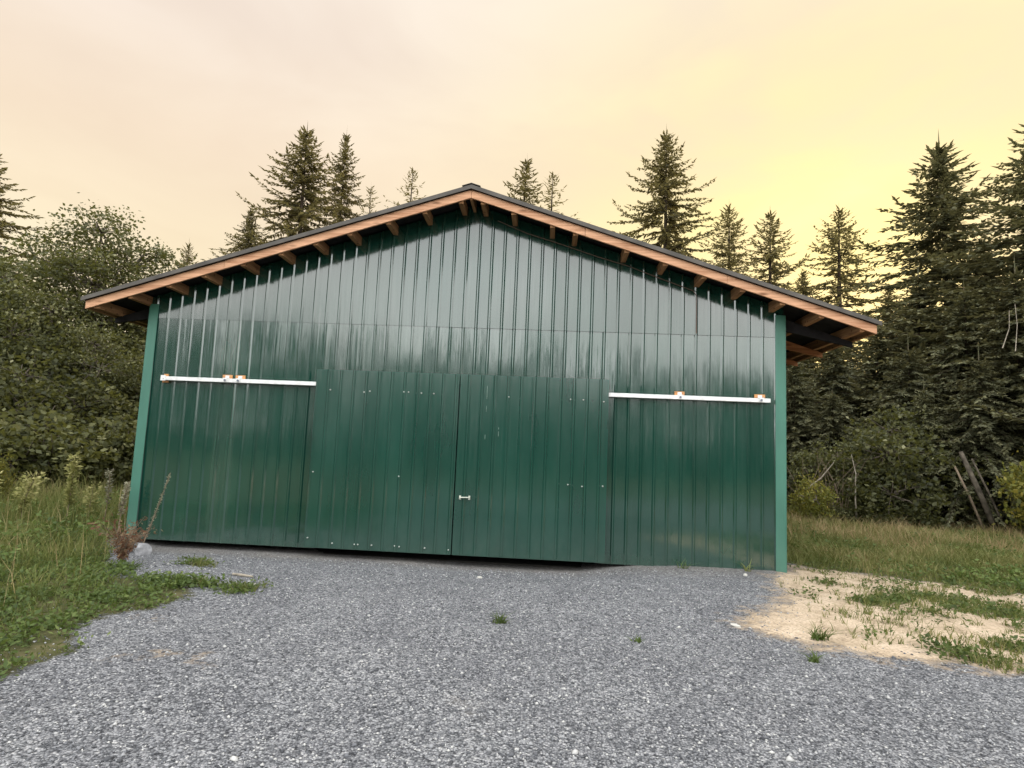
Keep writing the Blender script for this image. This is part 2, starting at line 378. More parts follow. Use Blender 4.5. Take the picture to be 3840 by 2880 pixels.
RIB = .2286
def rib_profile(x0, x1, phase=0.0, h=.020, flip=1):
    """(x, dy) pairs of ribbed sheet between x0 and x1"""
    rp = random.Random(int(x0 * 97) + 3); pts = [(x0, 0.0)]; k0 = math.floor((x0 - phase) / RIB)
    for k in range(k0, k0 + int((x1 - x0) / RIB) + 3):
        c = phase + k * RIB; rx, rx2 = (rp.uniform(-.0022, .0022) for _ in (0, 1))
        for dx, d in ((-.030, rx), (-.010, h), (.010, h), (.030, rx2)):
            x = c + dx
            if x0 + 1e-4 < x < x1 - 1e-4: pts.append((x, d * flip))
    pts.append((x1, 0.0)); return pts

def sheet(mb, x0, x1, z0, z1, y, ytop=None, phase=.1, h=.020, n=1):
    """ribbed sheet in the plane y, ribs towards -y; z0 / z1 numbers or functions of x"""
    f0 = z0 if callable(z0) else (lambda x: z0); f1 = z1 if callable(z1) else (lambda x: z1)
    P = rib_profile(x0, x1, phase, h); vs = []; fs = []
    for x, d in P:
        for i in range(n + 1):
            t = i / n; zz = f0(x) * (1 - t) + f1(x) * t; vs.append((x, (y(zz, x) if callable(y) else y) - d, zz))
    for i in range(len(P) - 1):
        for j in range(n):
            a = i * (n + 1) + j; b = a + n + 1; fs.append((a, b, b + 1, a + 1))
    mb.add(vs, fs)

SEAM = 4.05
def top(x): return roofz(x) - .03
mb = MB()
low_top = lambda x: min(SEAM, top(x))
lowy = lambda z, x: (.030 - .044 * z / SEAM) * (.15 + .75 * max(0, 1 - x / 8.0))          # each course of sheets hangs a hair out of plumb
sheet(mb, .0, 3.40, 0.0, low_top, lowy); sheet(mb, 8.28, W, 0.0, low_top, lowy); sheet(mb, 3.40, 8.28, 2.98, low_top, lowy)
mb.build('front_wall', M['siding_low'], barn)
mb = MB()
xa = PX - (HR - .03 - SEAM + .06) / SL; xb = PX + (HR - .03 - SEAM + .06) / SL
sheet(mb, max(.0, xa), min(W, xb), SEAM - .05, top, lambda z, x: -.0165 + .020 * (z - SEAM) / 2.2); mb.build('gable_wall', M['siding'], barn)
for x in (-.001, W + .001):
    mb = MB(); P = rib_profile(.12, DEPTH, .05, .02)
    s = -1 if x < 1 else 1; zt = roofz(x) - .05
    vs = []; [vs.extend([(x + s * d, y, -.25), (x + s * d, y, zt)]) for y, d in P]
    mb.add(vs, [(2 * i, 2 * i + 2, 2 * i + 3, 2 * i + 1) for i in range(len(P) - 1)])
    mb.build('side_wall', M['siding'], barn)
mb = MB(); P = [(0, -.25), (W, -.25), (W, roofz(W) - .05), (PX, HR - .05), (0, roofz(0) - .05)]
mb.add([(x, DEPTH, z) for x, z in P], [(0, 1, 2, 3, 4)]); mb.build('back_wall', M['inside'], barn)
mb = MB(); mb.box(.1, W - .1, .25, DEPTH - .1, -.22, -.125); mb.build('floor_slab', plain_mat('dark_floor', (.03, .028, .025), .9), barn)
# inner lining frame round the door opening
mb = MB(); mb.box(3.36, 3.46, .004, .14, .06, 3.05); mb.build('door_jamb', M['rafter'], barn)
mb = MB(); mb.box(8.22, 8.32, .004, .14, .06, 3.05); mb.build('door_jamb', M['rafter'], barn)
# corner trims (folded L of lighter green)
for xa_, s in ((0, 1), (W, -1)):
    mb = MB(); zt = roofz(xa_) - .16; w = .145
    a, b = sorted((xa_ - s * .026, xa_ + s * w)); mb.box(a, b, -.040, -.026, -.03, zt)
    a, b = sorted((xa_ - s * .026, xa_ - s * .040)); mb.box(a, b, -.026, .15, -.03, zt)
    mb.build('corner_trim', M['trim'], barn, bevel=.003)

# roof: ribbed steel over dark underlay
def roofpt(x, y, dz=0): return (x, y, roofz(x) + dz)
for s, xe in ((-1, -EL - .05), (1, W + ER + .05)):
    mb = MB(); P = rib_profile(-OH - .045, DEPTH + .5, .02, .026); vs = []
    for y, d in P: vs += [(PX, y, HR + .052 + d), (xe, y, roofz(xe) + .052 + d)]
    fs = [(2 * i, 2 * i + 2, 2 * i + 3, 2 * i + 1) if s > 0 else (2 * i, 2 * i + 1, 2 * i + 3, 2 * i + 2) for i in range(len(P) - 1)]
    mb.add(vs, fs); rf = mb.build('roof', M['roof'], barn)
    mb = MB(); y0, y1 = -OH - .035, DEPTH + .48; x2 = xe - s * .03
    q = [(PX, y0), (x2, y0), (x2, y1), (PX, y1)]
    if s < 0: q = [q[1], q[0], q[3], q[2]]
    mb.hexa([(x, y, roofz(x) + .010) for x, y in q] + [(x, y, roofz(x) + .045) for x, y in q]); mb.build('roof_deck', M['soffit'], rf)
    # bent rake trim on the gable edge
    mb = MB(); q = [(PX, -OH - .060), (xe, -OH - .060), (xe, -OH - .046), (PX, -OH - .046)]
    if s < 0: q = [q[1], q[0], q[3], q[2]]
    mb.hexa([(x, y, roofz(x) + .002) for x, y in q] + [(x, y, roofz(x) + .074) for x, y in q]); mb.build('rake_trim', M['roof'], rf)
mb = MB()
for s in (-1, 1):
    q = [(PX, -OH - .075), (PX + s * .16, -OH - .075), (PX + s * .16, DEPTH + .5), (PX, DEPTH + .5)]
    if s < 0: q = [q[1], q[0], q[3], q[2]]
    mb.hexa([(x, y, roofz(x) + .090) for x, y in q] + [(x, y, roofz(x) + .098) for x, y in q])
mb.build('ridge_cap', M['roof'], barn)
# fascia boards, butted end to end
cuts = [-EL, 1.63, PX, 7.91, 10.30, W + ER]
for i in range(len(cuts) - 1):
    x0, x1 = cuts[i] + .003, cuts[i + 1] - .003; mb = MB(); j = (-1) ** i * .0025; n = 8; hz = .142
    for k in range(n):
        a = x0 + (x1 - x0) * k / n; b = x0 + (x1 - x0) * (k + 1) / n
        mb.hexa([(a, -OH + j, roofz(a) - hz), (b, -OH + j, roofz(b) - hz), (b, -OH + .038, roofz(b) - hz), (a, -OH + .038, roofz(a) - hz),
                 (a, -OH + j, roofz(a)), (b, -OH + j, roofz(b)), (b, -OH + .038, roofz(b)), (a, -OH + .038, roofz(a))])
    mb.build('fascia_board', M['fascia'], barn)
# purlins: stand on edge under the deck, their ends show between wall and fascia
PUR = [-.66, -.05, .63, 1.25, 1.94, 2.60, 3.21, 3.81, 4.48, 5.11, 5.74, 5.921, 6.13, 6.67, 7.35, 7.75, 8.63, 9.28, 9.93, 10.57, 11.22, 11.85, 12.5]
for x in PUR:
    mb = MB(); w = .042 if x != PX else .025; hz = .165
    q = [(x - w, -OH + .045), (x + w, -OH + .045), (x + w, DEPTH + .4), (x - w, DEPTH + .4)]
    z = min(roofz(x - w), roofz(x + w)) + .004
    mb.hexa([(a, b, z - hz) for a, b in q] + [(a, b, z) for a, b in q]); mb.build('purlin', M['purlin'], barn)
# rafter tails under the side eaves
for k in range(12):
    y = .10 + k * 1.2
    for s, xw, xe in ((-1, -.06, -EL + .06), (1, W + .06, W + ER - .06)):
        mb = MB(); a, b = sorted((xw, xe))
        za = {x: roofz(x) - .175 for x in (a, b)}
        low = {xw: za[xw] - .21, xe: za[xe] - .09}
        q = [(a, y), (b, y), (b, y + .06), (a, y + .06)]
        mb.hexa([(x, yy, low[x]) for x, yy in q] + [(x, yy, za[x]) for x, yy in q])
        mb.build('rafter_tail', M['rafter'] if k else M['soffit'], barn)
# eave boards along both sides
for xe in (-EL, W + ER):
    mb = MB(); s = 1 if xe < 0 else -1; a, b = sorted((xe, xe + s * .036))
    q = [(a, -OH + .05), (b, -OH + .05), (b, DEPTH + .42), (a, DEPTH + .42)]
    mb.hexa([(x, y, roofz(x) - .14) for x, y in q] + [(x, y, roofz(x)) for x, y in q]); mb.build('eave_board', M['purlin'], barn)
# cable stapled under the gable and down the wall
mb = MB()
pts = [(6.35, -.05, roofz(6.35) - .20), (6.9, -.045, roofz(6.9) - .25), (7.5, -.04, roofz(7.5) - .235), (8.2, -.045, roofz(8.2) - .24), (8.7, -.04, roofz(8.7) - .22), (9.3, -.045, roofz(9.3) - .25), (9.86, -.045, roofz(9.86) - .27), (9.92, -.045, roofz(9.92) - .34), (9.925, -.045, 4.5), (9.93, -.04, 4.02)]
mb.tube(pts, .008, 6); mb.build('cable', M['cable'], barn)

# sliding doors
DZ0, DZ1 = .043, 3.14
def door(x0, x1, screws, handle=None, scratches=()):
    e = MB(); sheet(e, x0, x1, DZ0 + .012, DZ1, -.158, -.158, .055, .018)
    o = e.build('sliding_door', M['door'], barn)
    fr = MB()
    fr.box(x0, x0 + .03, -.156, -.112, DZ0, DZ1 - .01); fr.box(x1 - .03, x1, -.156, -.112, DZ0, DZ1 - .01); fr.box(x0 + .031, x1 - .031, -.156, -.112, DZ1 - .06, DZ1 - .012)
    fr.box(x0 + .031, x1 - .031, -.156, -.112, DZ0, DZ0 + .05); fr.box(x0 + .031, x1 - .031, -.150, -.112, 1.5, 1.6)
    fr.box(x0, x1, -.172, -.160, DZ0 - .004, DZ0 + .011)
    fr.build('door_frame', M['door'], o)
    for x, z in screws:
        s = MB(); s.tube([(x, -.157, z), (x, -.176, z), (x, -.182, z)], [.0125, .0125, .007], 8); s.build('screw', M['screw'], o)
    for x, za, zb in scratches:
        e = MB(); e.box(x - .004, x + .004, -.1785, -.1765, za, zb); e.build('paint_scratch', M['scratch'], o)
    if handle:
        hx0, hx1, hz = handle; h = MB()
        h.tube([(hx0, -.205, hz), (hx1, -.205, hz + .004)], .010, 8)
        for hx in (hx0, hx1):
            h.tube([(hx, -.158, hz), (hx, -.208, hz)], .011, 8); h.box(hx - .016, hx + .016, -.180, -.176, hz - .034, hz + .034)
        h.build('door_handle', M['handle'], o)
    return o
door(3.257, 5.820, [(3.53, 2.78), (4.14, 2.76), (4.24, 2.78), (4.85, 2.79), (4.93, 2.79), (5.16, 2.78), (5.38, 2.78), (3.33, 1.33), (4.85, 1.32), (3.32, .2), (3.76, .13), (4.15, .13), (4.21, .13), (4.45, .13), (4.85, .14), (4.93, .13), (5.37, .13), (5.78, .12)])
door(5.840, 8.426, [(6.70, 2.77), (7.77, 2.77), (7.99, 2.77), (8.34, 2.75), (7.77, 1.31), (8.01, 1.29), (8.36, 1.31)], (5.935, 6.095, 1.012), [(6.317, 2.72, 2.95), (6.317, 2.50, 2.60), (6.316, 2.02, 2.10), (6.546, 2.08, 2.17), (6.545, 2.20, 2.235)])
# door tracks: box rails with brackets on wood blocks
def track(x0, x1, blocks, endcap=None):
    t = MB(); t.box(x0, x1, -.104, -.040, 2.848, 2.918)
    o = t.build('door_track', M['galv'], barn, bevel=.004)
    for a, b in blocks:
        m = MB(); m.box(a, b, -.036, -.0195, 2.86, 2.99); m.build('wood_block', M['block'], o)
        c = (a + b) / 2
        m = MB(); m.box(c - .035, c + .035, -.044, -.0365, 2.93, 2.978); m.box(c - .05, c + .05, -.112, -.036, 2.919, 2.928); m.box(c - .028, c + .028, -.116, -.1055, 2.862, 2.9185)
        m.box(c - .02, c + .02, -.050, -.0445, 2.958, 2.966)
        m.build('track_bracket', M['galv'], o)
        m = MB(); m.tube([(c, -.1165, 2.885), (c, -.130, 2.885)], .019, 8); m.build('bolt', M['galv_dark'], o)
    if endcap:
        a = endcap; m = MB(); m.box(a - .01, a + .09, -.060, -.020, 2.81, 2.9); m.box(a, a + .08, -.045, -.020, 2.905, 2.965); m.build('wood_block', M['block'], o)
        m = MB(); m.box(a - .012, a + .075, -.122, -.1045, 2.838, 2.935); m.tube([(a + .03, -.122, 2.885), (a + .03, -.135, 2.885)], .018, 8); m.build('end_stop', M['galv'], o)
    return o
track(.386, 5.55, [(1.48, 1.66), (1.72, 1.90)], .386)
track(6.1, 11.18, [(9.57, 9.74), (10.93, 11.11)])

# ------------------------------------------------------------------ trees
def conifer_proto(seed, H=20., slope=.42, rmax=5.5, step=.42, per=5, twig=.42, tsp=.13, up=.55, droop=.55, t0=.06, wood=1.0, wtw=.11, gap=.12, reps=2):
    """returns (trunk_mesh_data, crown_quads, tint)"""
    rng = np.random.default_rng(seed); wood_mb = MB()
    bx, by = rng.normal(0, .012, 2)
    tp = [(bx * H * k / 10 * k / 10 * .5, by * H * k / 10 * k / 10 * .5, H * k / 10) for k in range(11)]
    wood_mb.tube(tp, [max(.012, .018 * H * (1 - k / 10) ** .9 * wood) for k in range(11)], 7)
    P, Dv, Nv, Ln, Wd, Tn = [], [], [], [], [], []
    h = H * t0; az = rng.uniform(0, 6.28)
    while h < H - .35:
        d = H - h; h += step / per * rng.uniform(.6, 1.4) * (.45 + .55 * min(1, d / (H * .3)))
        for k in range(1):
            az += 2.4 + rng.normal(0, .5)
            if rng.random() < gap: continue
            r = min(slope * d * (.80 + .20 * min(1, d / 3.0)) + .05, rmax * (1 - .25 * max(0, d / H - .7) / .3)) * rng.uniform(.58, 1.14)
            hh = h; young = math.exp(-d / (H * .16))
            a0 = up * (young * .95 - .12) + rng.normal(0, .10); b = droop * (1 - young); c = (.40 + .5 * up * (up - .5)) * (1 - young) + .10 * young + rng.normal(0, .07)
            bend = rng.normal(0, .25); m = max(4, int(r / tsp)); s = np.linspace(.06, 1, m)
            ang = az + bend * s * s
            bp = np.stack([np.cos(ang) * r * s, np.sin(ang) * r * s, hh + r * (a0 * s - b * s * s + c * s ** 3)], 1)
            bp[:, 0] += tp[-1][0] * (hh / H) ** 2; bp[:, 1] += tp[-1][1] * (hh / H) ** 2
            if r > .5:
                q = bp[:: max(1, m // 5)]
                wood_mb.tube([tuple(v) for v in q], [max(.004, .012 * r * (1 - i / len(q)) * wood) for i in range(len(q))], 3, cap=False)
            tg = unit(np.gradient(bp, axis=0)); side = unit(np.cross(tg, np.array([0, 0, 1.])))
            sg = np.where(np.arange(m) % 2 == 0, 1, -1)[:, None]
            for rep in range(reps):
                sg = -sg if rep < 2 else rng.normal(0, .5, (m, 1))
                fwd = rng.uniform(.25, 1.0, (m, 1)); dr = rng.normal(-.18, .28, (m, 1))
                dd = unit(tg * fwd + side * sg * rng.uniform(.5, 1, (m, 1)) + np.array([0, 0, 1.]) * dr)
                ll = twig * (1.12 - .72 * s) * rng.uniform(.55, 1.25, m) * min(1, .35 + r / 2.2)
                nn = unit(np.array([0, 0, 1.]) + rng.normal(0, .45, (m, 3)))
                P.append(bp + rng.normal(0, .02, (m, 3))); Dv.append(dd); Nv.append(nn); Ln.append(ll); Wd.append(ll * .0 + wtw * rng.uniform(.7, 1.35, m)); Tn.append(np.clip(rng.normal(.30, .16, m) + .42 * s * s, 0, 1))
            # terminal shoots
            P.append(bp[-2:]); Dv.append(tg[-2:]); Nv.append(np.tile([[0, .3, 1.]], (2, 1))); Ln.append(np.full(2, twig * .7)); Wd.append(np.full(2, wtw)); Tn.append(np.array([.7, .8]))
    # leader
    P.append(np.array([[tp[-1][0], tp[-1][1], H - .8]] * 3)); Dv.append(unit(np.array([[0, 0, 1.], [.14, .05, 1], [-.1, .1, 1]]))); Nv.append(np.array([[1., 0, 0], [0, 1, 0], [1, 1, 0]])); Ln.append(np.array([1.5, .6, .5])); Wd.append(np.full(3, .06)); Tn.append(np.full(3, .5))
    P, Dv, Nv, Ln, Wd, Tn = map(np.concatenate, (P, Dv, Nv, Ln, Wd, Tn))
    return wood_mb, leaf_quads(P, Dv, Nv, Ln, Wd), Tn

def wood_mesh(mb, name, mat):
    me = bpy.data.meshes.new(name); me.from_pydata(mb.v, [], mb.f); me.update(); me.materials.append(mat)
    me.polygons.foreach_set('use_smooth', [True] * len(me.polygons)); return me

PROTO = {}
def make_conifer(key, mat, **kw):
    w, q, t = conifer_proto(**kw); PROTO[key] = (wood_mesh(w, 'trunk', M['bark']), quads_mesh('crown', q, mat, t), kw['H'])
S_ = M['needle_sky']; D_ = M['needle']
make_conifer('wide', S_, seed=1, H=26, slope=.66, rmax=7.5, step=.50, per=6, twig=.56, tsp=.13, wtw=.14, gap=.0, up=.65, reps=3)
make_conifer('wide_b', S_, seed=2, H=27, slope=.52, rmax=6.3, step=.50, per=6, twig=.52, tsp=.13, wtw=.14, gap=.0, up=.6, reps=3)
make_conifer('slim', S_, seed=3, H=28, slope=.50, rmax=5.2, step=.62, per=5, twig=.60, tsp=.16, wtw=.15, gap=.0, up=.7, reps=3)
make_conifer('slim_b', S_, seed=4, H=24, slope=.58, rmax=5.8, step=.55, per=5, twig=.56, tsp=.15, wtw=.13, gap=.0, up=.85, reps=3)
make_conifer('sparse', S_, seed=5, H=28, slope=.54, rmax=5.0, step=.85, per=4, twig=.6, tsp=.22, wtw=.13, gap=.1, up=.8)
make_conifer('dense', D_, seed=6, H=16, slope=.50, rmax=5.4, step=.27, per=7, twig=.40, tsp=.085, wtw=.09, gap=.0, up=.7, wood=.6, reps=3)
make_conifer('dense_b', D_, seed=7, H=12, slope=.56, rmax=4.6, step=.27, per=7, twig=.40, tsp=.085, wtw=.09, gap=.0, droop=.7, reps=3, wood=.7)
make_conifer('bough', D_, seed=8, H=8, slope=.7, rmax=3.9, step=.22, per=7, twig=.36, tsp=.075, wtw=.08, t0=.03, gap=.0, droop=.8, reps=3)

def place_tree(key, x, y, top_z, label, group, cat='tree', name='conifer_tree', rot=None, wide=1.0, z0=-.05):
    tr, cr, H = PROTO[key]; r = empty(name, (x, y, z0)); tag(r, label, cat, group)
    s = (top_z - z0) / H; r.scale = (s * wide, s * wide, s); r.rotation_euler = (0, 0, random.uniform(0, 6.28) if rot is None else rot)
    link('trunk', tr, r); link('crown', cr, r)
    return r

def broad_proto(seed, lobes, H, nclump=260, per=30, leaf=.14, sig=.26, trunk_r=.16, fringe=.25, limb=True):
    rng = np.random.default_rng(seed); mb = MB(); P = []; C = []
    mb.tube([(0, 0, -.1), (.05 * H * .1, 0, H * .3), (.02 * H, .02 * H, H * .62), (0, .03 * H, H * .86)], [trunk_r, trunk_r * .8, trunk_r * .45, trunk_r * .12], 7)
    vol = np.array([l[3] * l[3] * l[4] for l in lobes]) ** .75; cnt = (vol / vol.sum() * nclump).astype(int)
    for (x, y, z, rx, rz), n in zip(lobes, cnt):
        u = rand_dirs(n, rng); rad = rng.uniform(.25, 1.06, (n, 1)) ** .55
        c = np.array([x, y, z]) + u * rad * np.array([rx, rx, rz]); C.append(c)
        if limb:
            st = Vector((0, 0, max(.3, min(z - rz * .7, H * .55))))
            mid = Vector(((x) * .5, y * .5, (st.z + z) * .5 + .1)); mb.tube([st, mid, (x, y, z)], [trunk_r * .4, trunk_r * .28, trunk_r * .12], 5, cap=False)
            for k in range(0, n, 3):
                mb.tube([(x, y, z), tuple((np.array([x, y, z]) + c[k]) / 2 + rng.normal(0, .12, 3)), tuple(c[k] + u[k] * .15)], [.03, .018, .006], 3, cap=False)
    C = np.concatenate(C); n = len(C)
    sg = sig * rng.uniform(.6, 1.4, (n, 1)); idx = np.repeat(np.arange(n), per)
    P = C[idx] + rng.normal(size=(n * per, 3)) * sg[idx] * np.array([1, 1, .7])
    P[:, 2] = np.maximum(P[:, 2], .02 + rng.uniform(0, .1, n * per))
    k = n * per; D = unit(rand_dirs(k, rng) + np.array([0, 0, -.25])); Nn = unit(rand_dirs(k, rng) + np.array([0, 0, .8]))
    L = leaf * rng.uniform(.6, 1.35, k); t = np.clip(.35 + .16 * rng.normal(size=n)[idx] + .2 * rng.normal(size=k) + .25 * (P[:, 2] - H * .4) / H, 0, 1)
    return mb, leaf_quads(P, D, Nn, L, L * rng.uniform(.5, .75, k)), t
def make_broad(key, lobes, H, mat, bark='bark_grey', **kw):
    w, q, t = broad_proto(lobes=lobes, H=H, **kw); PROTO[key] = (wood_mesh(w, 'trunk', M[bark]), quads_mesh('crown', q, mat, t), H)
rb = random.Random(5)
make_broad('alder', [(0, 0, 10.0, 1.05, 1.3), (.9, .2, 8.7, 1.25, 1.2), (-1.1, .3, 8.5, 1.35, 1.3), (.2, -.6, 7.6, 1.7, 1.4), (1.7, 0, 6.9, 1.3, 1.2), (-1.9, -.2, 6.6, 1.5, 1.3), (.4, .2, 5.2, 2.3, 1.5), (1.8, -.4, 4.6, 1.5, 1.3), (-1.7, .3, 4.2, 1.7, 1.4), (0, 0, 2.6, 2.2, 1.3)], 11.4, M['leaf'], seed=21, nclump=1050, per=40, leaf=.115, sig=.22)
make_broad('maple', [(0, 0, 6.9, 1.2, 1.1), (1.2, .2, 5.8, 1.4, 1.1), (-1.2, -.2, 5.6, 1.5, 1.2), (.2, -.7, 4.6, 1.9, 1.3), (1.5, .1, 3.6, 1.5, 1.3), (-1.6, .2, 3.3, 1.6, 1.3), (0, -.3, 2.2, 2.1, 1.4), (.2, .2, .9, 1.9, .9)], 8, M['leaf'], seed=22, nclump=600, per=36, leaf=.125, sig=.26)
make_broad('thicket', [(0, 0, 3.3, 1.1, 1.0), (1.1, .2, 2.6, 1.2, 1.0), (-1.2, 0, 2.4, 1.3, 1.0), (.1, -.6, 1.7, 1.6, 1.0), (1.5, -.2, 1.2, 1.2, .9), (-1.5, -.2, 1.1, 1.3, .9), (0, -.4, .6, 1.8, .6)], 4.2, M['leaf'], seed=23, nclump=420, per=30, leaf=.14, sig=.24, trunk_r=.08)
make_broad('bush', [(0, 0, 1.3, .65, .6), (.5, 0, .95, .6, .5), (-.5, .1, .9, .65, .5), (0, -.3, .5, .9, .45)], 2.0, M['leaf_yellow'], seed=24, nclump=130, per=34, leaf=.095, sig=.17, trunk_r=.03)
make_broad('shrub', [(0, 0, 1.5, .8, .7), (.7, 0, 1.1, .8, .6), (-.7, .1, 1.0, .8, .6), (0, -.3, .5, 1.1, .5)], 2.2, M['leaf'], seed=25, nclump=170, per=28, leaf=.14, sig=.2, trunk_r=.04)

BEHIND = 'conifers standing behind the barn roof'
place_tree('wide', -12.3, 35.0, 26.6, 'tallest broad dark conifer left of the barn ridge with sweeping branches', BEHIND)
place_tree('wide_b', -10.7, 38.9, 28.3, 'tall dark conifer just right of the tallest one left of the ridge', BEHIND, wide=.68)
place_tree('wide_b', -14.2, 30.8, 18.3, 'shorter conifer half hidden at the left foot of the tallest one', BEHIND)
place_tree('sparse', -14.9, 60.7, 33.0, 'faint thin treetop just right of the twin tall conifers', BEHIND, wide=.9)
place_tree('sparse', -6.9, 47.3, 29.3, 'thin sparse treetop standing alone left of the ridge peak', BEHIND)
place_tree('slim_b', -24.3, 40.0, 18.6, 'small lone treetop low above the left roof slope', BEHIND, wide=.8)
place_tree('slim', 3.9, 48.9, 31.0, 'small dark pointed treetop first to the right of the ridge peak', BEHIND)
place_tree('sparse', 6.9, 51.0, 30.8, 'thinner paler treetop second to the right of the ridge peak', BEHIND, wide=1.1)
place_tree('wide', 16.4, 38.2, 28.4, 'big dark conifer standing above the middle of the right roof slope', BEHIND, rot=2.0, wide=.9)
place_tree('slim_b', 23.3, 44.8, 24.9, 'slim backlit conifer next right of the big one over the right slope', BEHIND)
place_tree('slim_b', 25.2, 40.0, 22.4, 'middle one of three backlit golden conifers over the right slope', BEHIND, rot=1.0, wide=1.05)
place_tree('slim_b', 26.5, 30.9, 19.2, 'rightmost of three backlit golden conifers over the right slope', BEHIND, rot=3.0, wide=1.15)
place_tree('wide_b', 23.8, 29.9, 14.5, 'low backlit conifer between golden ones, just above the right slope', BEHIND, wide=1.1)
place_tree('wide_b', 24.9, 21.9, 11.3, 'low airy conifer rising beside the right end of the roof', BEHIND)
RIGHT = 'dark conifers massed right of the barn'
place_tree('dense', 25.4, 17.9, 17.2, 'very tall dense pointed conifer right of the barn roof', RIGHT, wide=1.3)
place_tree('dense', 26.2, 13.0, 15.6, 'tallest dark conifer cut by the right edge of the view', RIGHT, rot=1.5, wide=1.4)
place_tree('dense_b', 26.0, 16.3, 12.0, 'dark conifer filling the gap between the two tallest on the right', RIGHT)
for q in [('dense_b', 17.1, 14.2, 6.3), ('bough', 19.2, 15.5, 7.1), ('dense_b', 21.1, 15.7, 8.0), ('dense_b', 23.4, 16.7, 10.4), ('bough', 22.7, 12.5, 8.6), ('dense_b', 22.9, 10.4, 8.7), ('dense_b', 25.5, 9.5, 11.0), ('bough', 18.0, 12.8, 4.6), ('bough', 20.4, 12.2, 6.3)]:
    place_tree(*q, 'dense dark conifer with boughs down to the ground right of the barn', RIGHT, wide=1.15)
place_tree('bough', 18.1, 11.6, 3.2, 'low mid green conifer bush in front of the dark trees right of the barn', RIGHT, wide=1.1)
place_tree('bough', 19.9, 10.6, 4.6, 'dense drooping conifer at the meadow edge left of the leaning logs', RIGHT, wide=.95)
place_tree('bough', 21.3, 9.9, 5.6, 'dark drooping conifer overhanging the leaning logs', RIGHT, wide=1.0, rot=.4)
place_tree('thicket', 18.9, 10.6, 3.9, 'rounded leafy tree with mid green leaves at the meadow edge right of the barn', None, name='broadleaf_tree', wide=1.1)
place_tree('thicket', 17.3, 10.9, 2.7, 'small leafy bush between the dead stems and the rounded leafy tree', None, name='broadleaf_bush', cat='bush', wide=1.1, rot=2.2)
place_tree('wide_b', -18.3, 14.6, 14.6, 'tall dark conifer at the left edge of the view', None, wide=1.25)

LEFT = 'broadleaf trees massed left of the barn'
place_tree('alder', -11.6, 13.4, 11.7, 'tall round topped broadleaf tree with sky showing through its crown left of the barn', LEFT, name='broadleaf_tree', rot=.3, wide=1.3)
place_tree('maple', -13.6, 11.1, 8.8, 'leafy broadleaf tree below the conifer at the left edge', LEFT, name='broadleaf_tree', wide=1.15)
for q in [('maple', -14.6, 8.0, 8.2), ('maple', -10.9, 10.6, 7.3), ('maple', -11.0, 15.6, 8.4), ('maple', -9.6, 17.8, 7.2), ('maple', -8.9, 10.2, 5.8), ('thicket', -9.6, 8.2, 4.6), ('thicket', -8.1, 11.4, 5.0), ('thicket', -9.6, 6.4, 3.9), ('thicket', -8.6, 14.3, 4.9), ('maple', -7.2, 13.0, 5.6)]:
    place_tree(*q, 'dark leafy tree in the thicket left of the barn', LEFT, name='broadleaf_tree', wide=1.15)
for q in [(-7.2, 6.6, 2.5), (-6.3, 8.2, 2.4), (-7.9, 4.9, 2.3), (-6.0, 9.9, 2.6), (-5.3, 11.4, 2.7), (-6.6, 7.3, 1.9)]:
    place_tree('shrub', *q, 'dark undergrowth shrub at the foot of the left thicket', 'shrubs at the foot of the left thicket', cat='shrub', name='undergrowth_shrub', wide=1.2)
place_tree('bush', 15.75, 9.1, 1.62, 'rounded yellow green bush beside the right wall of the barn', None, cat='bush', name='yellow_bush', wide=.95)
place_tree('bush', 20.9, 7.0, 2.9, 'yellow leaved sapling at the right edge of the view by the logs', None, cat='sapling', name='yellow_sapling', wide=.85, rot=1.0)
place_tree('bush', -4.9, 2.35, 1.35, 'yellowing bush at the left edge of the view', None, cat='bush', name='yellow_bush', wide=.7, rot=2.0)
for q in [(17.3, 9.6, .75, 0.5), (18.6, 9.4, .65, 2.)]:
    place_tree('shrub', *q[:3], 'low ferny shrub where the right meadow meets the trees', 'low shrubs along the right meadow edge', cat='shrub', name='low_shrub', wide=2.0, rot=q[3])

# far woods: one mass of tree shapes behind the ones that can be told apart, and the treeline mirrored in the barn wall
def woods(spots, seed, leaf, n):
    rng = np.random.default_rng(seed); Qs = []; T = []
    for x, y, H, r in spots:
        d = H * rng.uniform(0, 1, n) ** .75; ang = rng.uniform(0, 6.28, n); rr = r * np.minimum(1, d / H * 1.1 + .04) * rng.uniform(.25, 1, n) ** .5
        P = np.stack([x + np.cos(ang) * rr, y + np.sin(ang) * rr, H - d], 1)
        D = unit(np.stack([np.cos(ang), np.sin(ang), rng.normal(-.25, .4, n)], 1)); Nn = unit(np.array([0, 0, 1.]) + rng.normal(0, .5, (n, 3)))
        L = leaf * rng.uniform(.6, 1.4, n); Qs.append(leaf_quads(P, D, Nn, L, L * .45)); T.append(np.clip(rng.normal(.4, .25, n), 0, 1))
    return quads_mesh('woodland', np.concatenate(Qs), M['leaf_wood'], np.concatenate(T))
rw = random.Random(9)
far = [(x + rw.uniform(-1, 1), 22 + .12 * x + rw.uniform(-3, 3), rw.uniform(6, 7.5), rw.uniform(2.2, 3)) for x in np.arange(-50, -9, 2.0)]
far += [(x + rw.uniform(-1, 1), 21 + rw.uniform(-2, 3), rw.uniform(6.2, 8.0) if x < 27 else rw.uniform(9, 12), rw.uniform(2.2, 3)) for x in np.arange(16, 60, 2.0)]
far += [(27 + rw.uniform(-1, 3), y, rw.uniform(8, 11), 2.8) for y in np.arange(-14, 20, 2.2)] + [(-19 - rw.uniform(0, 4), y, rw.uniform(6, 8), 2.8) for y in np.arange(-14, 20, 2.2)]
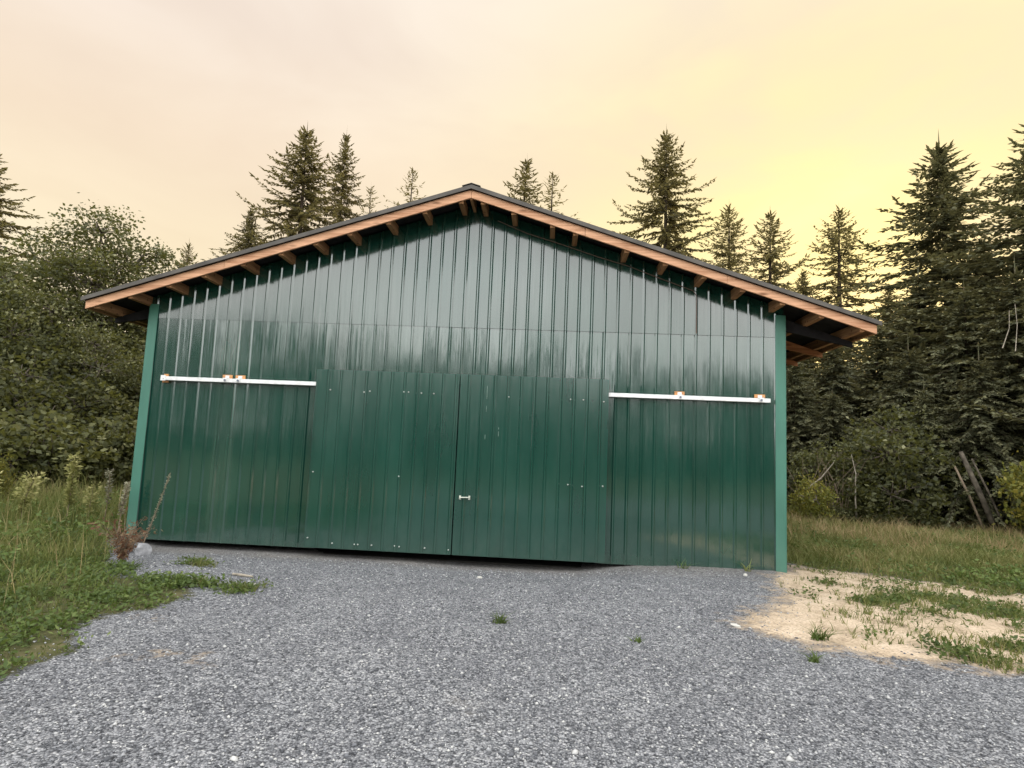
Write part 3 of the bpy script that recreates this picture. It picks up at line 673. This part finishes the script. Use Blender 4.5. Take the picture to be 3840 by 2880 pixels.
tag(link('woodland', woods(far, 31, .75, 900)), 'far dark wood closing the view behind the trees on both sides', 'woodland', kind='stuff')
back = []
for x in np.arange(-60, 75, 3.2):
    back.append((x + rw.uniform(-1, 1), -52 + rw.uniform(-5, 5), 12.3 - .10 * max(-32, min(30, x)) + rw.uniform(-2.2, 1.8), rw.uniform(3, 4.4)))
tag(link('woodland', woods(back, 32, 1.3, 700)), 'treeline facing the barn, seen only as a reflection in its wall', 'woodland', kind='stuff')

# ------------------------------------------------------------------ grass, weeds, pebbles
def blades(P, h, w, lean, tint, rng):
    n = len(P); az = rng.uniform(0, 6.28, n); la = rng.uniform(0, 6.28, n); ln = lean * rng.uniform(.2, 1.2, n) * h
    s = np.stack([np.cos(az), np.sin(az), np.zeros(n)], 1) * (w / 2)[:, None]; l = np.stack([np.cos(la), np.sin(la), np.zeros(n)], 1)
    up = np.array([0, 0, 1.]); m = P + up * (h * .55)[:, None] + l * (ln * .3)[:, None]; t = P + up * h[:, None] + l * ln[:, None]
    V = np.stack([P - s, P + s, m - s * .7, m + s * .7, t], 1)
    b = np.arange(n)[:, None] * 5; q = np.concatenate([b + 0, b + 1, b + 3, b + 2, b + 2, b + 3, b + 4], 1)
    return V.reshape(-1, 3), q.ravel(), np.tile([4, 3], n), np.repeat(tint, 2)

def scatter(n, x0, x1, y0, y1, rng): return rng.uniform(x0, x1, n), rng.uniform(y0, y1, n)

def view_cut(x, y, margin=.06):
    """keep what the photo could see, with a wide margin"""
    dx, dy = x - 7.38, y + 10.95; a = np.arctan2(dx, dy)
    return (np.abs(a + .06) < .86) & (np.hypot(dx, dy) > 2.2)

def grass_field(name, label, spec, seed):
    rng = np.random.default_rng(seed); Vs, Ls, Ss, Ts = [], [], [], []; off = 0
    for n, box, poly, hfun, w, lean, tm in spec:
        x, y = scatter(n, *box, rng); k = view_cut(x, y) & (classes(x, y) == 0) & ~((x > -.12) & (x < 11.6) & (y > -.12)); 
        x, y = x[k], y[k]; d = noise2(x, y, seed + 5, .8); k = rng.random(len(x)) < .62 + .5 * d; x, y, d = x[k], y[k], d[k]
        m = len(x); h = hfun(x, y, rng, m) * (1 + .45 * noise2(x, y, seed + 7, 2.0)).clip(.3, 1.7); tint = np.clip(tm + .30 * noise2(x, y, seed + 9, 2.2) + .15 * d + rng.normal(0, .16, m), 0, 1)
        V, q, s, t = blades(np.stack([x, y, height(x, y) - .01], 1), h, w * rng.uniform(.6, 1.4, m), lean, tint, rng)
        Vs.append(V); Ls.append(q + off); Ss.append(s); Ts.append(t); off += len(V)
    me = np_mesh(name, np.concatenate(Vs), np.concatenate(Ls), np.concatenate(Ss), M['grass'], np.concatenate(Ts))
    return tag(link(name, me), label, 'grass', kind='stuff')

dist = lambda x, y: np.hypot(x - 7.38, y + 10.95)
edgeL = lambda x, y: np.clip(np.minimum(3.3 - x, 2.5) / 1.4, .25, 1)
grass_field('meadow_grass', 'tall unmown weedy grass growing left of the barn', [
    (70000, (-9, 3.6, -9.5, -1), None, lambda x, y, r, m: edgeL(x, y) * r.uniform(.05, .20, m), .011, 1.0, .28),
    (80000, (-14, .6, -3.5, 7), None, lambda x, y, r, m: edgeL(x, y) * r.uniform(.12, .42, m) * np.clip((dist(x, y) - 6) / 5, .35, 1), .010, .8, .36),
    (26000, (-16, -.2, 0, 12), None, lambda x, y, r, m: r.uniform(.35, .75, m), .012, .7, .56),
    (700, (-9, 2, -6, 6), None, lambda x, y, r, m: edgeL(x, y) * r.uniform(.5, .85, m), .007, .4, .95),
    (12000, (-30, -5, 2, 20), None, lambda x, y, r, m: r.uniform(.5, .95, m), .02, .4, .62)], 41)
grass_field('meadow_grass', 'rough browning meadow grass growing right of the barn', [
    (110000, (11.6, 24, -4, 5), None, lambda x, y, r, m: r.uniform(.04, .17, m) * np.clip((y + 2.2) / 3, .5, 1.3), .013, 1.0, .50),
    (90000, (11.6, 28, 1.5, 12), None, lambda x, y, r, m: r.uniform(.08, .26, m), .015, 1.0, .60),
    (24000, (11.8, 30, 4, 12), None, lambda x, y, r, m: r.uniform(.2, .42, m), .016, .7, .88)], 42)

def weed_leaves(name, label, zones, seed, extra=None, size=.045, hmax=.14, gate=.55, spread=.045):
    """leafy ground weeds; zones: list of (points, half width, count)"""
    rng = np.random.default_rng(seed); P = []
    for pts, w, n in zones:
        pts = np.array(pts); sl = np.linalg.norm(np.diff(pts, axis=0), axis=1); k = rng.choice(len(sl), n, p=sl / sl.sum()); t = rng.random(n)[:, None]
        c = pts[k] * (1 - t) + pts[k + 1] * t + rng.normal(0, w * .55, (n, 2)); P.append(c)
    if extra is not None: P.append(extra)
    C = np.concatenate(P); d = noise2(C[:, 0], C[:, 1], seed + 1, 5.0); C = C[rng.random(len(C)) < gate + .7 * d]
    per = 9; n = len(C); idx = np.repeat(np.arange(n), per); hc = rng.uniform(.3, 1, n) ** 1.5 * hmax
    xy = C[idx] + rng.normal(0, spread, (n * per, 2)); z = height(xy[:, 0], xy[:, 1]) + rng.uniform(0.0, 1, n * per) * hc[idx]
    p = np.column_stack([xy, z]); D = unit(np.column_stack([rng.normal(size=(n * per, 2)), rng.uniform(-.1, .9, n * per)])); Nn = unit(rand_dirs(n * per, rng) * .7 + np.array([0, 0, 1.]))
    L = size * rng.uniform(.6, 1.5, n * per); t = np.clip(.45 + .2 * rng.normal(size=n)[idx] + .15 * rng.normal(size=n * per), 0, 1)
    me = quads_mesh(name, leaf_quads(p, D, Nn, L, L * rng.uniform(.35, .7, n * per)), M['weed'], t)
    return tag(link(name, me), label, 'weeds', kind='stuff')

rz = np.random.default_rng(55); x, y = scatter(22000, -6, 3.7, -9.5, -1.2, rz); k = view_cut(x, y) & (classes(x, y) == 0) & (rz.random(len(x)) < np.clip((x + 6) / 8, .1, 1)); EX = np.column_stack([x[k], y[k]])
weed_leaves('ground_weeds', 'low leafy green weeds creeping over the left edge of the gravel', [(PATCHES[0][0], .26, 210), (PATCHES[1][0], .16, 60)] + [([(1.3, -2.2), (2.2, -2.9), (3.0, -3.2)], .2, 300)], 51, EX, .05, .12, .42, .06)
weed_leaves('ground_weeds', 'green weeds in strips across the pale sandy dirt on the right', [(p, w, int(190 * w / .24 * (1 + len(p) * .15))) for p, w in STRIPS] + [([(11.8, .75), (12.8, .2), (14.2, -.6), (16.5, -1.4)], .4, 500), ([(11.0, -3.0), (13.5, -3.6)], .7, 60), ([(12.5, -1.0), (14.5, -2.0)], .7, 160)], 52, None, .05, .10, .30, .07)

rz = np.random.default_rng(66); x, y = scatter(16000, 11.7, 26, -3, 10, rz); k = view_cut(x, y) & (classes(x, y) == 0) & (noise2(x, y, 78, 1.1) > .1); EX = np.column_stack([x[k], y[k]])
weed_leaves('meadow_weeds', 'leafy weeds scattered through the right meadow', [([(12.5, 1.2), (16, -.4)], .5, 120)], 67, EX, .06, .26)
# thin grass tufts on the dirt
rng = np.random.default_rng(58); P = []
for pts, w in STRIPS + [([(11.8, .6), (12.8, .1), (14.2, -.7), (17, -1.6)], .5), ([(11.2, -3.2), (14, -3.6)], .8), ([(12.2, -1.2), (15, -2.4)], .9)] + PATCHES:
    pts = np.array(pts); n = int(1000 * w); sl = np.linalg.norm(np.diff(pts, axis=0), axis=1); k = rng.choice(len(sl), n, p=sl / sl.sum()); t = rng.random(n)[:, None]
    P.append(pts[k] * (1 - t) + pts[k + 1] * t + rng.normal(0, w * .6, (n, 2)))
P = np.concatenate(P); P = P[rng.random(len(P)) < .35 + .9 * noise2(P[:, 0], P[:, 1], 59, 4.5)]; P = np.repeat(P, 5, axis=0) + rng.normal(0, .02, (len(P) * 5, 2)); n = len(P)
V, q, sz, t = blades(np.column_stack([P, height(P[:, 0], P[:, 1]) - .005]), rng.uniform(.03, .13, n), rng.uniform(.006, .012, n), 1.0, np.clip(rng.normal(.42, .2, n), 0, 1), rng)
tag(link('grass_tufts', np_mesh('grass_tufts', V, q, sz, M['grass'], t)), 'thin tufts of grass coming through the pale dirt', 'grass', kind='stuff')
rz = np.random.default_rng(56); x, y = scatter(9000, -9, .4, -6, 6, rz); k = view_cut(x, y) & (classes(x, y) == 0) & (noise2(x, y, 77, 1.3) > -.15) & ~((x > -.2) & (y > -.2)); EX = np.column_stack([x[k], y[k]])
weed_leaves('meadow_weeds', 'broad leaved weeds growing through the tall left meadow grass', [([(-2, -3), (-1, 0)], .5, 60)], 57, EX, .075, .42)
def pebbles(name, label, n, seed):
    rng = np.random.default_rng(seed); r = 2.6 + 9.4 * rng.random(n) ** 1.35; a = rng.uniform(-.95, .83, n)
    x = 7.38 + r * np.sin(a); y = -10.95 + r * np.cos(a); k = (classes(x + rng.normal(0, .34, n), y + rng.normal(0, .34, n)) == 1) & (y < -.25); x, y = x[k], y[k]; n = len(x)
    s = .0058 * np.exp(rng.normal(0, .36, n)) + .002
    base = np.array([(1, 0, 0), (0, 1, 0), (-1, 0, 0), (0, -1, 0), (0, 0, 1), (0, 0, -1)], float)
    V = base[None] * (1 + rng.uniform(-.35, .35, (n, 6, 1))) * s[:, None, None] * np.array([1.25, 1, .75])
    c, sn = np.cos(rng.uniform(0, 6.28, n)), np.sin(rng.uniform(0, 6.28, n)); V2 = V.copy(); V2[:, :, 0] = V[:, :, 0] * c[:, None] - V[:, :, 1] * sn[:, None]; V2[:, :, 1] = V[:, :, 0] * sn[:, None] + V[:, :, 1] * c[:, None]
    V2 += np.column_stack([x, y, height(x, y) + s * .3])[:, None]
    f = np.array([(0, 1, 4), (1, 2, 4), (2, 3, 4), (3, 0, 4), (1, 0, 5), (2, 1, 5), (3, 2, 5), (0, 3, 5)]).ravel()
    loops = (np.arange(n)[:, None] * 6 + f[None]).ravel(); t = np.repeat(rng.random(n), 8)
    me = np_mesh(name, V2.reshape(-1, 3), loops, np.full(n * 8, 3), M['pebble'], t)
    return tag(link(name, me), label, 'gravel', kind='stuff')
m, nt, out = newmat('pebble_grey'); p = principled(nt, out, (.3, .3, .3), .8, .3)
at = N(nt, 'ShaderNodeAttribute', attribute_name='tint'); r = ramp(nt, [(0, (.07, .073, .08)), (.4, (.17, .175, .19)), (.8, (.36, .365, .375)), (1, (.60, .595, .57))]); nt.links.new(at.outputs['Fac'], r.inputs[0]); nt.links.new(r.outputs[0], p.inputs['Base Color']); M['pebble'] = m
pebbles('gravel_stones', 'loose grey crushed stones over the yard', 60000, 61)

# ------------------------------------------------------------------ single plants, stones, logs
def gz(x, y): return float(height(np.array([x], float), np.array([y], float))[0])

def rock(name, label, x, y, s, mat, seed, cat='stone', flat=.7):
    bm = bmesh.new(); bmesh.ops.create_icosphere(bm, subdivisions=2, radius=1); rr = random.Random(seed)
    for v in bm.verts: v.co *= rr.uniform(.78, 1.18)
    for v in bm.verts: v.co = Vector((v.co.x * s[0], v.co.y * s[1], v.co.z * s[2]))
    me = bpy.data.meshes.new(name); bm.to_mesh(me); bm.free(); me.materials.append(mat)
    o = link(name, me, None, (x, y, gz(x, y) + s[2] * .45)); o.rotation_euler = (0, 0, rr.uniform(0, 6)); return tag(o, label, cat)
M['stone_grey'] = plain_mat('grey_stone', (.30, .30, .31), .85, .2, var=.3, scale=14, bump=.01)
M['stone_white'] = plain_mat('white_stone', (.62, .60, .55), .85, .2, var=.2, scale=14, bump=.008)
rock('stone', 'grey upright stone by the left corner of the barn behind the dry weed', 1.02, -1.12, (.12, .05, .13), M['stone_grey'], 1)
rock('stone', 'pale flat stone on the gravel below the door seam', 6.47, -1.54, (.05, .035, .02), M['stone_white'], 2)
rock('stone', 'white stone beside the weed patch on the left gravel', 3.70, -2.92, (.04, .035, .03), M['stone_white'], 3)
rock('stone', 'large pale stone among the weeds at the right edge of the view', 14.15, -1.75, (.16, .12, .11), M['stone_white'], 4)
rock('stone', 'pale flat stone at the left tip of the sandy dirt on the right', 9.55, -3.66, (.075, .03, .016), M['stone_white'], 5)
rock('stone', 'small white stone at the foot of the right wall', 10.6, -.62, (.04, .03, .025), M['stone_white'], 6)
mb = MB(); z = gz(3.3, -2.42) + .022; mb.tube([(3.14, -2.36, z), (3.30, -2.42, z + .004), (3.47, -2.46, z)], [.016, .02, .012], 6)
tag(mb.build('stick', M['deadwood']), 'short bleached stick lying on the gravel left of the doors', 'stick')

def leafy_stem(name, label, cat, base, tip, r0, mat_leaf, nleaf, lsize, seed, spread, part='leaves', s0=.1, s1=1.0, stem_mat='twigs', knots=False, group=None):
    """a stem with leaves or seed heads along it; base and tip in world coordinates"""
    rng = np.random.default_rng(seed); b = np.array(base, float); t = np.array(tip, float) - b; root = empty(name, tuple(b)); tag(root, label, cat, group)
    k = 14; u = np.linspace(0, 1, k); bow = np.array([rng.normal(0, .03), rng.normal(0, .03), 0]) * np.linalg.norm(t)
    pts = t[None] * u[:, None] + bow[None] * (4 * u * (1 - u))[:, None]; mb = MB()
    mb.tube([tuple(q) for q in pts], [r0 * (1 - .7 * v) * (rng.uniform(.7, 1.9) if knots else 1) for v in u], 6); mb.build('stem', M[stem_mat], root)
    uu = rng.uniform(s0, s1, nleaf); P = t[None] * uu[:, None] + bow[None] * (4 * uu * (1 - uu))[:, None]
    D = unit(np.column_stack([rng.normal(size=(nleaf, 2)), rng.uniform(-.2, 1.0, nleaf)])); sp = spread(uu)[:, None] * rng.uniform(0, 1, (nleaf, 1)); P = P + D * sp
    L = lsize * rng.uniform(.6, 1.4, nleaf); q = leaf_quads(P, D, rand_dirs(nleaf, rng), L, L * rng.uniform(.3, .6, nleaf))
    link(part, quads_mesh(part, q, M[mat_leaf], np.clip(uu * .6 + rng.normal(.2, .2, nleaf), 0, 1)), root); return root

leafy_stem('mullein_stalk', 'tall leaning dead mullein stalk in front of the left barn wall', 'dead plant', (.88, -1.0, gz(.88, -1) - .02), (1.27, -1.0, 1.24), .011, 'mullein', 200, .032, 71, lambda u: .006 + .022 * np.exp(-((u - .42) / .12) ** 2), 'seed_head', .22, .98, 'twigs', True)
leafy_stem('mullein_stalk', 'grey upright mullein spike against the left corner trim', 'dead plant', (.02, -.30, gz(.02, -.3)), (.10, -.28, 1.02), .013, 'mullein', 340, .045, 72, lambda u: .03 * (u > .45), 'seed_head', .45, .98, 'twigs', True)
# red brown dry weed clump
def dry_clump(name, label, cat, x, y, n, h, seed, mat='dryweed'):
    rng = np.random.default_rng(seed); root = empty(name, (x, y, gz(x, y))); tag(root, label, cat); mb = MB(); P = []; D = []
    for i in range(n):
        a = rng.uniform(0, 6.28); l = h * rng.uniform(.45, 1.1); le = rng.uniform(.1, .75); pts = [(np.cos(a) * l * le * s * s, np.sin(a) * l * le * s * s, l * s * (1 - .25 * le * s)) for s in np.linspace(0, 1, 5)]
        mb.tube(pts, [.006, .005, .004, .003, .002], 4)
        for s in pts[1:]:
            for _ in range(4): P.append(np.array(s) + rng.normal(0, .03, 3)); D.append(rand_dirs(1, rng)[0])
    mb.build('stem', M['twigs'], root); P = np.array(P); D = np.array(D); k = len(P); P[:, 2] = np.maximum(P[:, 2], .01)
    L = .055 * rng.uniform(.5, 1.5, k); link('leaves', quads_mesh('leaves', leaf_quads(P, D, rand_dirs(k, rng), L, L * .35), M[mat], rng.random(k)), root); return root
dry_clump('dry_weed', 'reddish brown dry weed at the gravel edge by the left corner of the barn', 'dry plant', 1.30, -2.0, 44, .70, 73)
dry_clump('dry_weed', 'low rust coloured dry stems under the left corner trim', 'dry plant', .62, -.85, 24, .42, 74)
for i, (x, y, lab) in enumerate([(6.95, -4.04, 'small green weed alone in the middle of the gravel'), (8.35, -4.45, 'tiny faded weed in the gravel right of the middle'), (10.3, -4.02, 'wispy weed on the near tip of the sandy dirt'), (9.94, -4.77, 'small weed in the gravel below the sandy tip'), (9.75, -.22, 'grass tuft at the foot of the right wall near the doors'), (10.75, -.22, 'pale tuft at the foot of the right wall near the corner')]):
    rng = np.random.default_rng(80 + i); n = [46, 18, 46, 34, 16, 16][i]; h = [.12, .07, .17, .10, .14, .20][i]; sp = [.09, .06, .10, .09, .12, .06][i]
    P = np.column_stack([rng.normal(0, sp * .4, n), rng.normal(0, sp * .25, n), np.zeros(n)]); V, q, s, t = blades(P, h * rng.uniform(.4, 1.1, n), np.full(n, .016), 2.0, np.clip(rng.normal(.45, .15, n), 0, 1), rng)
    o = link('weed_tuft', np_mesh('weed_tuft', V, q, s, M['weed' if i != 5 else 'grass'], t), None, (x, y, gz(x, y))); tag(o, lab, 'weed')
# tall meadow plants on the left
sp_plume = lambda u: .03 + .10 * (u > .72) * (1.05 - u) * 3
leafy_stem('goldenrod', 'tall pale green leafy stalk standing alone in the left meadow', 'wild plant', (-1.87, .86, gz(-1.87, .86)), (-1.84, .86, 1.36), .012, 'flower', 420, .09, 91, lambda u: .02 + .05 * (u > .7), 'leaves', .3, 1.0, 'twigs')
leafy_stem('goldenrod', 'short bushy goldenrod plume left of the tall stalk in the left meadow', 'wild plant', (-2.25, .3, gz(-2.25, .3)), (-2.1, .3, .98), .010, 'flower', 520, .07, 92, lambda u: .03 + .16 * (u > .55), 'leaves', .3, 1.0, 'twigs')
leafy_stem('goldenrod', 'goldenrod plume at the far left edge of the meadow', 'wild plant', (-3.1, .3, gz(-3.1, .3)), (-3.0, .3, .95), .010, 'flower', 520, .07, 93, lambda u: .03 + .17 * (u > .5), 'leaves', .3, 1.0, 'twigs')
leafy_stem('goldenrod', 'thin seed stalk in the left meadow next to the corner trim', 'wild plant', (-.80, .4, gz(-.8, .4)), (-.78, .42, 1.16), .009, 'mullein', 150, .06, 94, lambda u: .02 + .02 * (u > .6), 'leaves', .45, 1.0, 'twigs')
leafy_stem('goldenrod', 'low pale plume between the tall stalk and the thin seed stalk', 'wild plant', (-1.05, .35, gz(-1.05, .35)), (-1.0, .35, .86), .009, 'flower', 260, .06, 95, lambda u: .02 + .09 * (u > .6), 'leaves', .4, 1.0, 'twigs')
# leaning logs, stump, dead branches on the right
for i, (a, b, r, lab) in enumerate([((19.60, 8.55, 1.95), (20.15, 8.12, -.02), .036, 'bleached log leaning leftmost of three under the dark conifer'), ((19.78, 8.55, 2.4), (20.38, 7.98, -.02), .075, 'thick grey log leaning in the middle of three under the dark conifer'), ((20.0, 8.4, 2.2), (20.62, 7.9, -.02), .030, 'thin pole leaning rightmost of three under the dark conifer')]):
    mb = MB(); A, B = Vector(a), Vector(b); mb.tube([A, A.lerp(B, .5) + Vector((.02, 0, .02)), B], [r * .8, r, r * 1.1], 9); tag(mb.build('leaning_log', M['twigs' if i == 0 else 'log'], smooth=True), lab, 'log', 'logs leaning at the meadow edge')
def dead_branch(pts, r, label, group=None):
    mb = MB(); n = len(pts); mb.tube(pts, [r * (1 - .6 * i / (n - 1)) for i in range(n)], 6); o = mb.build('dead_branch', M['deadwood']); return tag(o, label, 'branch', group)
dead_branch([(15.50, 9.25, 1.02), (15.95, 9.15, 1.42), (16.3, 9.05, 1.92)], .028, 'straight bleached branch leaning above the yellow bush')
rr = random.Random(3); root = empty('dead_shrub', (16.0, 9.6, 0)); tag(root, 'leafless tangle of dry stems behind the yellow bush beside the barn', 'dead shrub'); mb = MB()
for i in range(46):
    a = rr.uniform(0, 6.28); l = rr.uniform(1.0, 2.6); le = rr.uniform(.1, .6); x0 = rr.uniform(-.5, .9)
    mb.tube([(x0 + math.cos(a) * l * le * s * s, math.sin(a) * l * le * s * s * .6, l * s * (1 - .3 * le * s) - .02) for s in (0, .3, .6, .85, 1)], [.014, .012, .009, .006, .003], 4)
mb.build('stem', M['twigs'], root)
dead_branch([(17.05, 9.2, -.02), (17.0, 9.2, .8), (17.05, 9.25, 1.6), (16.95, 9.3, 2.2)], .028, 'pale thin dead trunk upright right of the yellow bush')
dead_branch([(21.15, 8.6, 5.6), (21.3, 8.5, 6.2), (21.32, 8.5, 6.75)], .016, 'upper bare snag branch left in the dark conifers on the right')
dead_branch([(21.45, 8.5, 5.5), (21.5, 8.45, 6.3), (21.46, 8.45, 6.95)], .014, 'second bare snag branch beside the upper one in the dark conifers')

# ------------------------------------------------------------------ light
SUN_EL, SUN_AZ = R(10), R(27)          # azimuth from +Y towards +X
SD = Vector((math.sin(SUN_AZ) * math.cos(SUN_EL), math.cos(SUN_AZ) * math.cos(SUN_EL), math.sin(SUN_EL)))
sun = bpy.data.lights.new('sun', 'SUN'); sun.energy = 1.2; sun.angle = R(10); sun.color = (1, .80, .50)
so = bpy.data.objects.new('sun', sun); so.rotation_euler = (-SD).to_track_quat('-Z', 'Y').to_euler(); COL.objects.link(so)

wd = bpy.data.worlds.new('World'); sc.world = wd; wd.use_nodes = True; nt = wd.node_tree; nt.nodes.clear(); L = nt.links
out = nt.nodes.new('ShaderNodeOutputWorld')
sky = nt.nodes.new('ShaderNodeTexSky'); sky.sky_type = 'NISHITA'; sky.sun_disc = False; sky.sun_elevation = SUN_EL; sky.sun_rotation = SUN_AZ; sky.dust_density = 4; sky.air_density = 1.2; sky.ozone_density = 1.0
bg1 = N(nt, 'ShaderNodeBackground', i_Strength=.01); L.new(sky.outputs[0], bg1.inputs['Color'])
tc = nt.nodes.new('ShaderNodeTexCoord'); nrm = N(nt, 'ShaderNodeVectorMath', operation='NORMALIZE'); L.new(tc.outputs['Generated'], nrm.inputs[0])
sep = nt.nodes.new('ShaderNodeSeparateXYZ'); L.new(nrm.outputs[0], sep.inputs[0])
grad = ramp(nt, [(0, (.99, .87, .58)), (.26, (.98, .84, .59)), (.40, (.95, .80, .62)), (.54, (.90, .78, .67)), (.75, (1.0, .92, .84)), (1, (2.2, 2.2, 2.2))]); L.new(sep.outputs[2], grad.inputs[0])
dotn = N(nt, 'ShaderNodeVectorMath', operation='DOT_PRODUCT'); dotn.inputs[1].default_value = SD; L.new(nrm.outputs[0], dotn.inputs[0])
mx0 = N(nt, 'ShaderNodeMath', operation='MAXIMUM', i_1=0.0); L.new(dotn.outputs['Value'], mx0.inputs[0])
pw = N(nt, 'ShaderNodeMath', operation='POWER', i_1=8.0); L.new(mx0.outputs[0], pw.inputs[0])
mpn = N(nt, 'ShaderNodeMapping'); mpn.inputs['Scale'].default_value = (2.2, 2.2, 5.0); mpn.inputs['Rotation'].default_value = (0.0, .55, 0.0); L.new(nrm.outputs[0], mpn.inputs['Vector'])
cl = N(nt, 'ShaderNodeTexNoise', i_Scale=1.4, i_Detail=4.0, i_Roughness=.5, i_Distortion=.4); L.new(mpn.outputs[0], cl.inputs['Vector'])
clr = ramp(nt, [(.32, (.45, .45, .45)), (.66, (1.15, 1.15, 1.15))]); L.new(cl.outputs[0], clr.inputs[0])
gm_ = N(nt, 'ShaderNodeMath', operation='MULTIPLY'); L.new(pw.outputs[0], gm_.inputs[0]); L.new(clr.outputs[0], gm_.inputs[1])
c = mixc(nt, grad.outputs[0], (1.02, .865, .33), gm_.outputs[0])
cool = ramp(nt, [(0, (2.9, 2.92, 2.85)), (.3, (3.6, 3.72, 3.72)), (.6, (3.0, 3.1, 3.15)), (1, (2.6, 2.7, 2.8))]); L.new(sep.outputs[2], cool.inputs[0])
mpb = N(nt, 'ShaderNodeMapping'); mpb.inputs['Scale'].default_value = (2.6, 2.6, 4.5); L.new(nrm.outputs[0], mpb.inputs['Vector'])
clb = N(nt, 'ShaderNodeTexNoise', i_Scale=1.7, i_Detail=5.0, i_Roughness=.55); L.new(mpb.outputs[0], clb.inputs['Vector'])
clb_r = ramp(nt, [(.34, (.74, .74, .74)), (.62, (1.06, 1.05, 1.04))]); L.new(clb.outputs[0], clb_r.inputs[0])
coolc = mixc(nt, cool.outputs[0], clb_r.outputs[0], 1.0, 'MULTIPLY')
mr = N(nt, 'ShaderNodeMapRange', interpolation_type='SMOOTHSTEP', i_1=.35, i_2=-.35, i_3=0.0, i_4=1.0); L.new(sep.outputs[1], mr.inputs[0])
c = mixc(nt, c, coolc, mr.outputs[0])
clm = ramp(nt, [(.30, (.95, .915, .90)), (.5, (1.0, .98, .97)), (.68, (1.05, 1.05, 1.06))]); L.new(cl.outputs[0], clm.inputs[0]); c = mixc(nt, c, clm.outputs[0], 1.0, 'MULTIPLY')
bg2 = N(nt, 'ShaderNodeBackground', i_Strength=1.0); L.new(c, bg2.inputs['Color'])
add = nt.nodes.new('ShaderNodeAddShader'); L.new(bg1.outputs[0], add.inputs[0]); L.new(bg2.outputs[0], add.inputs[1]); L.new(add.outputs[0], out.inputs['Surface'])

# ------------------------------------------------------------------ camera
cam = bpy.data.cameras.new('camera'); cam.sensor_width = 36; cam.lens = 1346.4 / 2212 * 36; cam.clip_end = 3000; cam.clip_start = .05
co = bpy.data.objects.new('camera', cam); co.location = (7.380, -10.954, 1.833)
co.rotation_euler = (Matrix.Rotation(.05893, 3, 'Z') @ Matrix.Rotation(math.pi / 2 + .10754, 3, 'X') @ Matrix.Rotation(.0430, 3, 'Z')).to_euler()
COL.objects.link(co); sc.camera = co

sc.view_settings.view_transform = 'Standard'; sc.view_settings.look = 'None'; sc.view_settings.exposure = 0; sc.view_settings.gamma = 1
sc.render.engine = 'CYCLES'; sc.cycles.use_denoising = True
sc.cycles.max_bounces = 6; sc.cycles.diffuse_bounces = 3; sc.cycles.transparent_max_bounces = 4; sc.cycles.glossy_bounces = 3
sc.cycles.sample_clamp_indirect = 6
